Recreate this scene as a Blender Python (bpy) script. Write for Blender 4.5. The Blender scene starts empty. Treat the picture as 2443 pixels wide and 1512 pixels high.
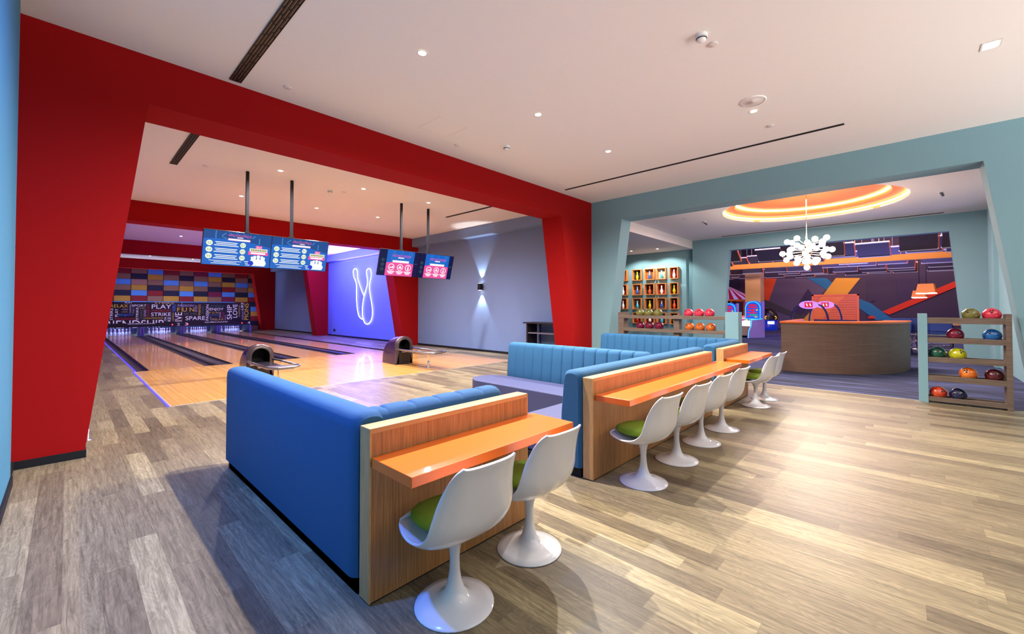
import bpy, bmesh, math, random
import numpy as np
from mathutils import Vector, Matrix

# ---------------------------------------------------------------- camera
S = bpy.context.scene
COL = S.collection
IW, IH = 2443.0, 1512.0
FPX, YAW, PIT, CY = 997.56, 0.816215, 0.017989, 715.87
HC = 1.60
cam_d = bpy.data.cameras.new('camera')
cam = bpy.data.objects.new('camera', cam_d)
COL.objects.link(cam)
cam.location = (0, 0, HC)
cam.rotation_euler = (math.pi / 2 + PIT, 0, -YAW)
cam_d.sensor_fit = 'HORIZONTAL'
cam_d.sensor_width = 36
cam_d.lens = FPX / IW * 36
cam_d.shift_y = -(IH / 2 - CY) / IW
cam_d.clip_start = 0.05
cam_d.clip_end = 200
S.camera = cam

# ---------------------------------------------------------------- look
vs = S.view_settings
vs.view_transform = 'Standard'
vs.look = 'None'
vs.gamma = 1
vs.use_curve_mapping = False
vs.exposure = 0.2
S.cycles.max_bounces = 8
S.cycles.diffuse_bounces = 5
S.cycles.sample_clamp_indirect = 6

w = bpy.data.worlds.new('world')
S.world = w
w.use_nodes = True
# world light: dim above, strong glow added from below to brighten the ceiling
_wt = w.node_tree
_bg = _wt.nodes['Background']
_tc = _wt.nodes.new('ShaderNodeTexCoord')
_sx = _wt.nodes.new('ShaderNodeSeparateXYZ')
_wt.links.new(_tc.outputs['Generated'], _sx.inputs[0])
_mr = _wt.nodes.new('ShaderNodeMapRange')
_mr.inputs[1].default_value = -.32
_mr.inputs[2].default_value = -.12
_mr.inputs[3].default_value = 8.5
_mr.inputs[4].default_value = .12
_wt.links.new(_sx.outputs[2], _mr.inputs[0])
_wt.links.new(_mr.outputs[0], _bg.inputs[1])
_bg.inputs[0].default_value = (1.0, 0.95, 0.93, 1)

CZ = 4.55          # ceiling height


def spot(name, loc, power, col=(1, .93, .85), size=120, blend=.6, rad=.05, rot=(0, 0, 0), parent=None):
    d = bpy.data.lights.new(name, 'SPOT')
    d.energy = power
    d.color = col
    d.spot_size = math.radians(size)
    d.spot_blend = blend
    d.shadow_soft_size = rad
    o = bpy.data.objects.new(name, d)
    o.location = loc
    o.rotation_euler = rot
    COL.objects.link(o)
    return o


def area(name, loc, power, col, sx, sy, rot=(0, 0, 0)):
    d = bpy.data.lights.new(name, 'AREA')
    d.shape = 'RECTANGLE'
    d.size = sx
    d.size_y = sy
    d.energy = power
    d.color = col
    o = bpy.data.objects.new(name, d)
    o.location = loc
    o.rotation_euler = rot
    COL.objects.link(o)
    return o


WARM = (1, .93, .84)
# main room downlights (fixtures built further down, except for the added ones behind)
MAIN_LAMPS = [(2.78, 4.04), (4.89, 4.05), (6.96, 4.05), (7.02, 1.62)]
MAIN_LAMPS_BEHIND = [(2.85, 1.55), (2.85, -0.75), (5.0, -0.75), (7.07, -3.1), (5.0, -3.1)]  # added out of view to continue the grid, beams only
for (x, y), pw in zip(MAIN_LAMPS + [(7.07, -.74)], (1350, 1250, 1000, 260, 100)):
    spot('downlight_or_fill', (x, y, CZ - .03), pw, WARM, 165, 1, .03)
for x, y in MAIN_LAMPS_BEHIND:
    spot('downlight_or_fill', (x, y, CZ - .03), 50, WARM, 165, 1)
LANE_LAMPS = [(3.11, 9.77), (5.0, 9.76), (6.92, 9.73), (3.12, 12.75), (5.02, 12.67), (6.9, 12.5)]
FAR_LAMPS = [(3.18, 21.74), (3.2, 31.33), (5.2, 31.59)]
for x, y in LANE_LAMPS:
    spot('downlight_or_fill', (x, y, CZ - .03), 560, (.97, .9, .97), 165, 1)
for x, y in [(5.2, 27.5)]:
    spot('downlight_or_fill', (x, y, CZ - .03), 300, (1, .82, .85), 150, .5)
for x, y in [(3.18, 21.74), (5.0, 21.74), (5.1, 17.8), (3.2, 17.8), (6.9, 18.5)]:  # first matches a fixture, the rest are added to brighten the lanes
    spot('downlight_or_fill', (x, y, CZ - .03), 420, (1, .88, .8), 84, .8)
for (x, y), pw in zip(FAR_LAMPS, (60, 90, 90)):
    spot('downlight_or_fill', (x, y, CZ - .03), pw, (1, .85, .85), 150, .5)
# blue accent spot on the left wall of the main room
def aim(a, b):
    return (Vector(b) - Vector(a)).to_track_quat('-Z', 'Y').to_euler()


spot('accent_beam', (.9, 2.6, CZ - .05), 420, (.05, .38, 1), 80, 1, .1, aim((.9, 2.6, 4.5), (-.35, 4.6, 2.5)))
spot('accent_beam', (-.2, 2.8, CZ - .05), 1000, (.05, .2, 1), 75, 1, .1, aim((-.2, 2.8, 4.5), (1.0, 3.5, .5)))
# unseen area lights added to deepen the blue of the neon bay
area('neon_bay_fill', (8.3, 20.3, 4.3), 900, (.11, .10, 1), .3, 6.0, (0, math.radians(-48), 0))
area('neon_bay_fill', (10.2, 20.3, 3.7), 420, (.2, .12, 1), .2, 5.0, (0, math.radians(122), 0))
# lobby beyond the teal opening
for x, y in [(17.83, 7.95), (17.71, 9.13)]:
    spot('niche_beam', (x, y, 4.17), 200, (.95, 1, .93), 120, .4, .03, (0, math.radians(-20), 0))
# added area lights without fixtures, for the lobby and the arcade room
area('lobby_fill', (14.6, 2.0, 4.7), 520, (1, .9, .85), 2.5, 2.5)
area('arcade_fill', (21.5, 3, 6.3), 700, (1, .75, .8), 2, 8, (0, math.radians(-50), 0))
area('arcade_blue_fill', (24.6, 1.0, .9), 260, (.2, .25, 1), 2, 3.5, (math.pi, 0, 0))  # added blue up-light, hidden behind the desk
area('arcade_fill', (27, 3, 5.9), 420, (.35, .25, 1), 6, 8)
area('arcade_fill', (33, 1, 5.9), 380, (1, .62, .45), 3, 9, (0, math.radians(-35), 0))


# ---------------------------------------------------------------- pixel helpers: a photo direction met with a plane of the room
_f = np.array([math.sin(YAW) * math.cos(PIT), math.cos(YAW) * math.cos(PIT), math.sin(PIT)])
_r = np.array([math.cos(YAW), -math.sin(YAW), 0.0])
_u = np.cross(_r, _f)


def ray(px, py):
    return _r * (px - 1221.5) / FPX - _u * (py - CY) / FPX + _f


def on_x(px, py, X):
    d = ray(px, py)
    return d * (X / d[0]) + np.array([0, 0, HC])


def on_y(px, py, Y):
    d = ray(px, py)
    return d * (Y / d[1]) + np.array([0, 0, HC])


def on_z(px, py, Z):
    d = ray(px, py)
    return d * ((Z - HC) / d[2]) + np.array([0, 0, HC])


# ---------------------------------------------------------------- materials
def srgb(r, g, b):
    def f(c):
        c /= 255.0
        return c / 12.92 if c <= .04045 else ((c + .055) / 1.055) ** 2.4
    return (f(r), f(g), f(b))


def nt(m):
    m.use_nodes = True
    return m.node_tree, m.node_tree.nodes['Principled BSDF']


def mat(name, col, rough=.5, metal=0, emit=None, es=0, noise=.04, nscale=30, bump=0, bscale=200, coat=0, spec=.5):
    m = bpy.data.materials.new(name)
    t, b = nt(m)
    b.inputs['Roughness'].default_value = rough
    b.inputs['Metallic'].default_value = metal
    b.inputs['Specular IOR Level'].default_value = spec
    if coat:
        b.inputs['Coat Weight'].default_value = coat
        b.inputs['Coat Roughness'].default_value = .05
    b.inputs['Base Color'].default_value = (*col, 1)
    if noise or bump:
        g = t.nodes.new('ShaderNodeNewGeometry')
    if noise:
        n = t.nodes.new('ShaderNodeTexNoise')
        n.inputs['Scale'].default_value = nscale
        n.inputs['Detail'].default_value = 4
        t.links.new(g.outputs['Position'], n.inputs['Vector'])
        r = t.nodes.new('ShaderNodeMapRange')
        r.inputs[3].default_value = 1 - noise * 2
        r.inputs[4].default_value = 1 + noise * 2
        t.links.new(n.outputs['Fac'], r.inputs[0])
        h = t.nodes.new('ShaderNodeVectorMath')
        h.operation = 'SCALE'
        h.inputs[0].default_value = col
        t.links.new(r.outputs[0], h.inputs['Scale'])
        t.links.new(h.outputs[0], b.inputs['Base Color'])
    if bump:
        n2 = t.nodes.new('ShaderNodeTexNoise')
        n2.inputs['Scale'].default_value = bscale
        t.links.new(g.outputs['Position'], n2.inputs['Vector'])
        bp = t.nodes.new('ShaderNodeBump')
        bp.inputs['Strength'].default_value = bump
        bp.inputs['Distance'].default_value = .01
        t.links.new(n2.outputs['Fac'], bp.inputs['Height'])
        t.links.new(bp.outputs[0], b.inputs['Normal'])
    if emit:
        b.inputs['Emission Color'].default_value = (*emit, 1)
        b.inputs['Emission Strength'].default_value = es
    return m


def M_(t, op, a, b=None, c=None):
    n = t.nodes.new('ShaderNodeMath')
    n.operation = op
    for i, v in enumerate((a, b, c)):
        if v is None:
            continue
        if isinstance(v, (int, float)):
            n.inputs[i].default_value = v
        else:
            t.links.new(v, n.inputs[i])
    return n.outputs[0]


def comb(t, x, y, z):
    n = t.nodes.new('ShaderNodeCombineXYZ')
    for i, v in enumerate((x, y, z)):
        if isinstance(v, (int, float)):
            n.inputs[i].default_value = v
        else:
            t.links.new(v, n.inputs[i])
    return n.outputs[0]


def ramp(t, fac, stops):
    n = t.nodes.new('ShaderNodeValToRGB')
    e = n.color_ramp.elements
    while len(e) < len(stops):
        e.new(.5)
    for i, (p, c) in enumerate(stops):
        e[i].position = p
        e[i].color = (*c, 1)
    t.links.new(fac, n.inputs[0])
    return n.outputs[0]


def planks(name, wd, ln, cols, rough=.4, grain=.5, seam=.0015, gs=(60, 3), rings=.0, coat=0, swap=False):
    """boards running along Y, each with its own tone and grain"""
    m = bpy.data.materials.new(name)
    t, b = nt(m)
    g = t.nodes.new('ShaderNodeNewGeometry')
    sp = t.nodes.new('ShaderNodeSeparateXYZ')
    t.links.new(g.outputs['Position'], sp.inputs[0])
    X, Y, Z = sp.outputs
    if swap:
        X, Y = Y, X
    u = M_(t, 'DIVIDE', X, wd)
    row = M_(t, 'FLOOR', u)
    wn = t.nodes.new('ShaderNodeTexWhiteNoise')
    wn.noise_dimensions = '1D'
    t.links.new(row, wn.inputs['W'])
    v = M_(t, 'ADD', M_(t, 'DIVIDE', Y, ln), M_(t, 'MULTIPLY', wn.outputs['Value'], 17.3))
    col = M_(t, 'FLOOR', v)
    wc = t.nodes.new('ShaderNodeTexWhiteNoise')
    wc.noise_dimensions = '3D'
    t.links.new(comb(t, row, col, 3.7), wc.inputs['Vector'])
    fu = M_(t, 'FRACT', u)
    fv = M_(t, 'FRACT', v)
    du = M_(t, 'MULTIPLY', M_(t, 'MINIMUM', fu, M_(t, 'SUBTRACT', 1, fu)), wd)
    dv = M_(t, 'MULTIPLY', M_(t, 'MINIMUM', fv, M_(t, 'SUBTRACT', 1, fv)), ln)
    d = M_(t, 'MINIMUM', du, dv)
    sm = t.nodes.new('ShaderNodeMapRange')
    sm.inputs[1].default_value = 0
    sm.inputs[2].default_value = seam
    sm.inputs[3].default_value = .62
    sm.inputs[4].default_value = 1
    t.links.new(d, sm.inputs[0])
    off = M_(t, 'MULTIPLY', wc.outputs['Value'], 57.0)
    n1 = t.nodes.new('ShaderNodeTexNoise')
    n1.inputs['Scale'].default_value = 1
    n1.inputs['Detail'].default_value = 6
    n1.inputs['Roughness'].default_value = .65
    n1.inputs['Distortion'].default_value = .6
    t.links.new(comb(t, M_(t, 'ADD', M_(t, 'MULTIPLY', X, gs[0]), off), M_(t, 'ADD', M_(t, 'MULTIPLY', Y, gs[1]), off), off), n1.inputs['Vector'])
    base = ramp(t, wc.outputs['Value'], cols)
    gr = t.nodes.new('ShaderNodeMapRange')
    gr.inputs[1].default_value = .3
    gr.inputs[2].default_value = .7
    gr.inputs[3].default_value = 1 - grain
    gr.inputs[4].default_value = 1 + grain * .5
    t.links.new(n1.outputs['Fac'], gr.inputs[0])
    k = M_(t, 'MULTIPLY', gr.outputs[0], sm.outputs[0])
    if rings:
        n3 = t.nodes.new('ShaderNodeTexNoise')
        n3.inputs['Scale'].default_value = 1
        n3.inputs['Detail'].default_value = 2
        n3.inputs['Distortion'].default_value = .5
        t.links.new(comb(t, M_(t, 'ADD', M_(t, 'MULTIPLY', X, 9), off), M_(t, 'ADD', M_(t, 'MULTIPLY', Y, 2.2), off), off), n3.inputs['Vector'])
        s = M_(t, 'SINE', M_(t, 'MULTIPLY', n3.outputs['Fac'], 95))
        rr = M_(t, 'MULTIPLY_ADD', s, rings, 1 - rings * .5)
        k = M_(t, 'MULTIPLY', k, rr)
    mx = t.nodes.new('ShaderNodeVectorMath')
    mx.operation = 'SCALE'
    t.links.new(base, mx.inputs[0])
    t.links.new(k, mx.inputs['Scale'])
    t.links.new(mx.outputs[0], b.inputs['Base Color'])
    b.inputs['Roughness'].default_value = rough
    b.inputs['Specular IOR Level'].default_value = .25
    if coat:
        b.inputs['Coat Weight'].default_value = coat
        b.inputs['Coat Roughness'].default_value = .06
    return m


def grainwood(name, c1, c2, sc=(40, 40, 2), rough=.45):
    m = bpy.data.materials.new(name)
    t, b = nt(m)
    g = t.nodes.new('ShaderNodeNewGeometry')
    mp = t.nodes.new('ShaderNodeVectorMath')
    mp.operation = 'MULTIPLY'
    mp.inputs[1].default_value = sc
    t.links.new(g.outputs['Position'], mp.inputs[0])
    n = t.nodes.new('ShaderNodeTexNoise')
    n.inputs['Scale'].default_value = 1
    n.inputs['Detail'].default_value = 5
    n.inputs['Distortion'].default_value = .4
    t.links.new(mp.outputs[0], n.inputs['Vector'])
    t.links.new(ramp(t, n.outputs['Fac'], [(.3, c1), (.7, c2)]), b.inputs['Base Color'])
    b.inputs['Roughness'].default_value = rough
    return m


M = {}
M['ceiling'] = mat('ceiling_paint', srgb(232, 226, 222), .9, noise=.008)
M['red'] = mat('red_paint', srgb(152, 11, 13), .9, noise=.01, spec=.15)
M['teal'] = mat('teal_paint', srgb(122, 160, 170), .8, noise=.01)
M['teal_deep'] = mat('teal_blue_paint', srgb(62, 126, 160), .8, noise=.01)
M['greyblue'] = mat('greyblue_paint', srgb(114, 136, 176), .8, noise=.01)
M['black'] = mat('black_skirting', (.010, .010, .012), .65, spec=.25)
M['blackgloss'] = mat('black_plastic', (.015, .013, .02), .25)
M['vent'] = mat('vent_black', (.012, .01, .01), .6)
M['ventbrown'] = mat('vent_brown_blade', (.09, .05, .035), .5)
M['lvt'] = planks('grey_oak_floor_planks', .152, 1.45, [(0, srgb(104, 91, 73)), (.3, srgb(123, 109, 87)), (.7, srgb(138, 124, 98)), (1, srgb(162, 147, 115))], .42, .52, .0016, (55, 3.2), .09)
M['maple'] = planks('maple_lane_boards', .027, 2.4, [(0, srgb(206, 150, 78)), (.5, srgb(214, 160, 88)), (1, srgb(222, 170, 98))], .2, .10, .0003, (30, 2), 0, .35)
M['laminate'] = planks('synthetic_lane_boards', .027, 4, [(0, srgb(208, 150, 94)), (.5, srgb(216, 160, 102)), (1, srgb(222, 168, 110))], .16, .1, .0003, (30, 2), 0, .4)
M['gutter'] = mat('gutter_plastic', (.03, .025, .04), .3)
M['cap'] = mat('lane_divider_plastic', (.018, .012, .03), .35)
M['silver'] = mat('brushed_metal', (.55, .53, .55), .28, 1)
M['chrome'] = mat('chrome', (.8, .8, .82), .12, 1)
M['strip'] = mat('metal_edge_strip', (.75, .7, .62), .3, .6)
M['bluefab'] = mat('blue_wool_fabric', srgb(32, 88, 130), .85, noise=.12, nscale=260, bump=.35, bscale=500)
M['seatfab'] = mat('slate_blue_vinyl', srgb(66, 70, 108), .5, noise=.03)
M['oak'] = grainwood('oak_veneer', srgb(146, 97, 54), srgb(186, 136, 84), (110, 110, 3))
M['oakcut'] = grainwood('oak_veneer_edge', srgb(190, 142, 88), srgb(208, 162, 106), (3, 70, 8))
M['orange'] = mat('orange_laminate', srgb(238, 106, 16), .3, noise=.008, coat=.3)
M['white'] = mat('white_shell', srgb(226, 226, 232), .16, noise=0, coat=.5)
M['green'] = mat('green_fabric', srgb(108, 140, 22), .9, noise=.06, nscale=300, bump=.3, bscale=500)
M['taupe'] = grainwood('taupe_wood', srgb(94, 78, 68), srgb(120, 103, 90), (3, 3, 40))
M['desk'] = grainwood('brown_grey_wood', srgb(112, 82, 66), srgb(130, 98, 82), (2, 2, 45))
M['carpet'] = None
M['boxwood'] = grainwood('orange_wood', srgb(196, 110, 50), srgb(226, 150, 84), (20, 20, 20))
M['whitepaint'] = mat('white_device', srgb(235, 232, 230), .5, noise=0)
M['lamp'] = mat('lamp_glow', (1, 1, 1), .5, emit=(1, .93, .85), es=14, noise=0)
M['lamprim'] = mat('lamp_rim', srgb(220, 214, 210), .5, noise=0)
M['neon'] = mat('neon_tube', (1, 1, 1), .4, emit=(.2, .17, 1), es=22, noise=0)
M['led_blue'] = mat('blue_light_strip', (.02, .02, .3), .4, emit=(.04, .025, 1), es=3.2, noise=0)
M['uv'] = mat('pin_light_tube', (1, 1, 1), .4, emit=(.10, .2, 1), es=90, noise=0)
M['led_red'] = mat('red_indicator', (1, .1, .1), .4, emit=(1, .02, .04), es=6, noise=0)
M['cove'] = mat('cove_light_strip', (1, .9, .8), .4, emit=(1, .72, .5), es=12, noise=0)
M['globe'] = mat('globe_glow', (1, 1, 1), .4, emit=(1, .9, .76), es=28, noise=0)
M['brass'] = mat('pale_brass', (.7, .55, .35), .3, 1, noise=0)
M['orangepaint'] = mat('orange_paint', srgb(240, 120, 60), .7, noise=.01)
M['pin'] = mat('bowling_pin_plastic', srgb(235, 235, 240), .2, noise=0, coat=.5)
M['pinred'] = mat('pin_neck_stripe', srgb(200, 20, 30), .3, noise=0)


def carpet_mat():
    m = bpy.data.materials.new('navy_striped_carpet')
    t, b = nt(m)
    g = t.nodes.new('ShaderNodeNewGeometry')
    sp = t.nodes.new('ShaderNodeSeparateXYZ')
    t.links.new(g.outputs['Position'], sp.inputs[0])
    n = t.nodes.new('ShaderNodeTexNoise')
    n.inputs['Scale'].default_value = 1
    n.inputs['Detail'].default_value = 5
    t.links.new(comb(t, M_(t, 'MULTIPLY', sp.outputs[0], 7), M_(t, 'MULTIPLY', sp.outputs[1], .7), 0), n.inputs['Vector'])
    t.links.new(ramp(t, n.outputs['Fac'], [(.33, srgb(22, 26, 50)), (.5, srgb(40, 45, 80)), (.68, srgb(78, 88, 134))]), b.inputs['Base Color'])
    b.inputs['Roughness'].default_value = .95
    return m


M['carpet'] = carpet_mat()


# ---------------------------------------------------------------- mesh builder
class MB:
    def __init__(self):
        self.v, self.f, self.mi, self.sm = [], [], [], []

    def add(self, vs_, fs, mi=0, smooth=False, mtx=None):
        n = len(self.v)
        for p in vs_:
            p = Vector(p)
            if mtx is not None:
                p = mtx @ p
            self.v.append(tuple(p))
        for f in fs:
            self.f.append(tuple(i + n for i in f))
            self.mi.append(mi)
            self.sm.append(smooth)
        return self

    def box(self, a, b, mi=0, mtx=None):
        x0, y0, z0 = a
        x1, y1, z1 = b
        vs_ = [(x0, y0, z0), (x1, y0, z0), (x1, y1, z0), (x0, y1, z0), (x0, y0, z1), (x1, y0, z1), (x1, y1, z1), (x0, y1, z1)]
        fs = [(0, 3, 2, 1), (4, 5, 6, 7), (0, 1, 5, 4), (1, 2, 6, 5), (2, 3, 7, 6), (3, 0, 4, 7)]
        return self.add(vs_, fs, mi, mtx=mtx)

    def quad(self, pts, mi=0):
        return self.add(pts, [tuple(range(len(pts)))], mi)

    def prism(self, poly, ax, a, b, mi=0, mtx=None):
        """poly: 2D points in the two other axes; extruded along axis ax from a to b. Convex or simple."""
        def P(p, t):
            if ax == 'x':
                return (t, p[0], p[1])
            if ax == 'y':
                return (p[0], t, p[1])
            return (p[0], p[1], t)
        n = len(poly)
        vs_ = [P(p, a) for p in poly] + [P(p, b) for p in poly]
        tris = tri2d(poly)
        fs = [tuple(t) for t in tris] + [tuple(i + n for i in reversed(t)) for t in tris]
        fs += [(i, i + n, (i + 1) % n + n, (i + 1) % n) for i in range(n)]
        return self.add(vs_, fs, mi, mtx=mtx)

    def lathe(self, prof, c=(0, 0, 0), n=32, mi=0, mtx=None, smooth=True, split=None):
        vs_ = []
        for r, z in prof:
            for k in range(n):
                a = 2 * math.pi * k / n
                vs_.append((c[0] + r * math.cos(a), c[1] + r * math.sin(a), c[2] + z))
        base = len(self.v)
        self.add(vs_, [], 0, mtx=mtx)
        for j in range(len(prof) - 1):
            for k in range(n):
                a, b_ = j * n + k, j * n + (k + 1) % n
                self.f.append((base + a, base + b_, base + b_ + n, base + a + n))
                self.mi.append(split(j) if split else mi)
                self.sm.append(smooth)
        return self

    def tube(self, pts, r, n=8, mi=0, closed=False, mtx=None, caps=True):
        pts = [Vector(p) for p in pts]
        N = len(pts)
        rr = r if isinstance(r, (list, tuple)) else [r] * N
        vs_ = []
        up = None
        for i, p in enumerate(pts):
            if closed:
                d = pts[(i + 1) % N] - pts[i - 1]
            else:
                d = pts[min(i + 1, N - 1)] - pts[max(i - 1, 0)]
            d.normalize()
            if up is None:
                up = Vector((0, 0, 1)) if abs(d.z) < .9 else Vector((1, 0, 0))
            s = d.cross(up)
            if s.length < 1e-6:
                s = d.cross(Vector((1, 0, 0)))
            s.normalize()
            up = s.cross(d).normalized()
            for k in range(n):
                a = 2 * math.pi * k / n
                vs_.append(p + (s * math.cos(a) + up * math.sin(a)) * rr[i])
        fs = []
        for i in range(N if closed else N - 1):
            for k in range(n):
                a, b_ = i * n + k, i * n + (k + 1) % n
                c_, d_ = ((i + 1) % N) * n + (k + 1) % n, ((i + 1) % N) * n + k
                fs.append((a, b_, c_, d_))
        self.add(vs_, fs, mi, True, mtx)
        if caps and not closed:
            b0 = len(self.v) - len(vs_)
            self.f.append(tuple(b0 + k for k in reversed(range(n))))
            self.mi.append(mi)
            self.sm.append(False)
            self.f.append(tuple(b0 + (N - 1) * n + k for k in range(n)))
            self.mi.append(mi)
            self.sm.append(False)
        return self

    def sphere(self, c, r, n=20, mi=0, sc=(1, 1, 1)):
        prof = []
        m_ = n // 2
        for j in range(m_ + 1):
            a = -math.pi / 2 + math.pi * j / m_
            prof.append((max(r * math.cos(a), 1e-4), r * math.sin(a)))
        mt = Matrix.Translation(c) @ Matrix.Diagonal((*sc, 1))
        return self.lathe(prof, (0, 0, 0), n, mi, mt)

    def grid(self, P, nu, nv, mi=0, smooth=True):
        """P[j][i] rows"""
        base = len(self.v)
        for row in P:
            for p in row:
                self.v.append(tuple(p))
        for j in range(nv - 1):
            for i in range(nu - 1):
                a = base + j * nu + i
                self.f.append((a, a + 1, a + nu + 1, a + nu))
                self.mi.append(mi)
                self.sm.append(smooth)
        return self

    def build(self, name, mats, parent=None, loc=None, rz=0, kind=None, label=None):
        me = bpy.data.meshes.new(name)
        me.from_pydata(self.v, [], self.f)
        if not isinstance(mats, (list, tuple)):
            mats = [mats]
        for m in mats:
            me.materials.append(m)
        me.polygons.foreach_set('material_index', self.mi)
        me.polygons.foreach_set('use_smooth', self.sm)
        bm = bmesh.new()
        bm.from_mesh(me)
        bmesh.ops.recalc_face_normals(bm, faces=bm.faces)
        bm.to_mesh(me)
        bm.free()
        me.update()
        o = bpy.data.objects.new(name, me)
        COL.objects.link(o)
        if parent:
            o.parent = parent
        if loc is not None:
            o.location = loc
        o.rotation_euler = (0, 0, rz)
        if kind:
            o['kind'] = kind
        if label:
            o['label'] = label
        return o


def tri2d(poly):
    """ear clipping"""
    n = len(poly)
    idx = list(range(n))
    A = sum(poly[i][0] * poly[(i + 1) % n][1] - poly[(i + 1) % n][0] * poly[i][1] for i in range(n))
    if A < 0:
        idx.reverse()
    out = []

    def cr(a, b, c):
        return (b[0] - a[0]) * (c[1] - a[1]) - (b[1] - a[1]) * (c[0] - a[0])
    g = 0
    while len(idx) > 3 and g < 10000:
        g += 1
        for k in range(len(idx)):
            i, j, l = idx[k - 1], idx[k], idx[(k + 1) % len(idx)]
            a, b, c = poly[i], poly[j], poly[l]
            if cr(a, b, c) <= 1e-12:
                continue
            if any(cr(a, b, poly[q]) >= -1e-12 and cr(b, c, poly[q]) >= -1e-12 and cr(c, a, poly[q]) >= -1e-12 for q in idx if q not in (i, j, l)):
                continue
            out.append((i, j, l))
            idx.pop(k)
            break
        else:
            break
    out.append(tuple(idx[:3]))
    return out


def bevel(o, w_=.01, seg=2, ang=35):
    b = o.modifiers.new('bevel', 'BEVEL')
    b.width = w_
    b.segments = seg
    b.limit_method = 'ANGLE'
    b.angle_limit = math.radians(ang)
    return o


def thing(name, label, cat, loc=(0, 0, 0), rz=0, group=None):
    o = bpy.data.objects.new(name, None)
    COL.objects.link(o)
    o.location = loc
    o.rotation_euler = (0, 0, rz)
    o.empty_display_size = .2
    tag(o, label, cat, group)
    return o


def tag(o, label, cat, group=None):
    o['label'] = label
    o['category'] = cat
    if group:
        o['group'] = group
    return o


def dup(root, loc, rz=None, label=None, group=None):
    r = root.copy()
    COL.objects.link(r)
    r.location = loc
    if rz is not None:
        r.rotation_euler = (0, 0, rz)
    if label:
        r['label'] = label
    if group:
        r['group'] = group
    for ch in list(root.children):
        c = ch.copy()
        COL.objects.link(c)
        c.parent = r
        for g in list(ch.children):
            d = g.copy()
            COL.objects.link(d)
            d.parent = c
    return r


def text_geo(s, stretch=True):
    """letter outlines of a string as (verts2d, faces), normalised to a unit box"""
    key = s
    if key in text_geo.cache:
        return text_geo.cache[key]
    cu = bpy.data.curves.new('txt', 'FONT')
    cu.body = s
    cu.size = 1
    cu.resolution_u = 4
    o = bpy.data.objects.new('txt', cu)
    COL.objects.link(o)
    dg = bpy.context.evaluated_depsgraph_get()
    me = bpy.data.meshes.new_from_object(o.evaluated_get(dg))
    vv = [(v.co.x, v.co.y) for v in me.vertices]
    ff = [tuple(p.vertices) for p in me.polygons]
    bpy.data.objects.remove(o)
    bpy.data.curves.remove(cu)
    bpy.data.meshes.remove(me)
    xs = [p[0] for p in vv]
    ys = [p[1] for p in vv]
    x0, x1, y0, y1 = min(xs), max(xs), min(ys), max(ys)
    vv = [((x - x0) / (x1 - x0), (y - y0) / (y1 - y0)) for x, y in vv]
    text_geo.cache[key] = (vv, ff)
    return vv, ff


text_geo.cache = {}


def put_text(mb, s, rect, frame, mi=0, rot=False):
    """rect=(u0,v0,u1,v1) in the 2D frame; frame(u,v)->3D point"""
    vv, ff = text_geo(s)
    u0, v0, u1, v1 = rect
    pts = []
    for x, y in vv:
        if rot:
            x, y = 1 - y, x
        pts.append(frame(u0 + (u1 - u0) * x, v0 + (v1 - v0) * y))
    mb.add(pts, ff, mi)


def st(name, mb, m, **k):
    return mb.build(name, m, kind='structure', **k)


# ================================================================ ROOM SHELL
Y1, Y1B = 6.42, 7.07      # first red frame
XR = 10.4                 # right wall of the lane room
XT, XTB = 10.1, 10.60     # teal frame
LX = [1.46, 3.28, 5.10, 6.92]   # lane left edges
LW = 1.15
YF, YP = 14.0, 33.4       # foul line, end of pin deck
X2 = 18.9                 # second teal wall

st('floor', MB().box((-.5, -6, -.06), (XT + .0, 8.66, 0)), M['lvt'])
st('floor', MB().box((-.5, 8.66, -.06), (1.16, YF, 0)).box((-.5, YF, -.06), (1.20, 35, 0)), M['lvt'])
st('floor', MB().box((9.22, 8.66, -.06), (XR + .1, YF, 0)).box((8.34, YF, -.06), (XR + .1, 35, 0)).box((XT, Y1, -.06), (XR + .1, 8.66, 0)), M['lvt'])
# bowling approach and its lanes
ap = MB().box((1.18, 8.68, -.06), (9.22, YF, .002))
o = ap.build('bowling_approach', M['maple'])
tag(o, 'glossy maple boards of the approach in front of the four lanes', 'approach')
o['kind'] = 'structure'
o = MB().box((1.155, 8.655, -.05), (9.225, 8.68, .006)).box((1.155, 8.68, -.05), (1.18, YF, .006)).build('trim_1', M['strip'], kind='structure')
for i, x in enumerate(LX):
    o = MB().box((x, YF, -.06), (x + LW, YP, .0)).build('bowling_lane', M['laminate'])
    tag(o, ['leftmost glossy bowling lane with pale boards', 'second bowling lane from the left, right of the wide black gutter',
            'third bowling lane from the left, behind the left ball return', 'rightmost bowling lane, nearest the blue neon wall'][i], 'bowling lane', None)


def gutter(x0, x1, nm, label):
    t = thing(nm, label, 'gutter', (x0, YF, 0))
    n = 10
    prof = []
    for k in range(n + 1):
        a = math.pi * k / n
        prof.append(((x1 - x0) / 2 * (1 - math.cos(a)), -.075 * math.sin(a)))
    P = [[(u, y, z) for u, z in prof] for y in (0, YP - YF)]
    MB().grid(P, n + 1, 2).box((0, -.0, -.09), (x1 - x0, .01, -.0)).build('channel', M['gutter'], t)
    MB().box((-.004, 0, -.01), (.012, YP - YF, .006)).build('rim', M['blackgloss'], t)
    MB().box((x1 - x0 - .012, 0, -.01), (x1 - x0 + .004, YP - YF, .006)).build('rim', M['blackgloss'], t)


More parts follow.
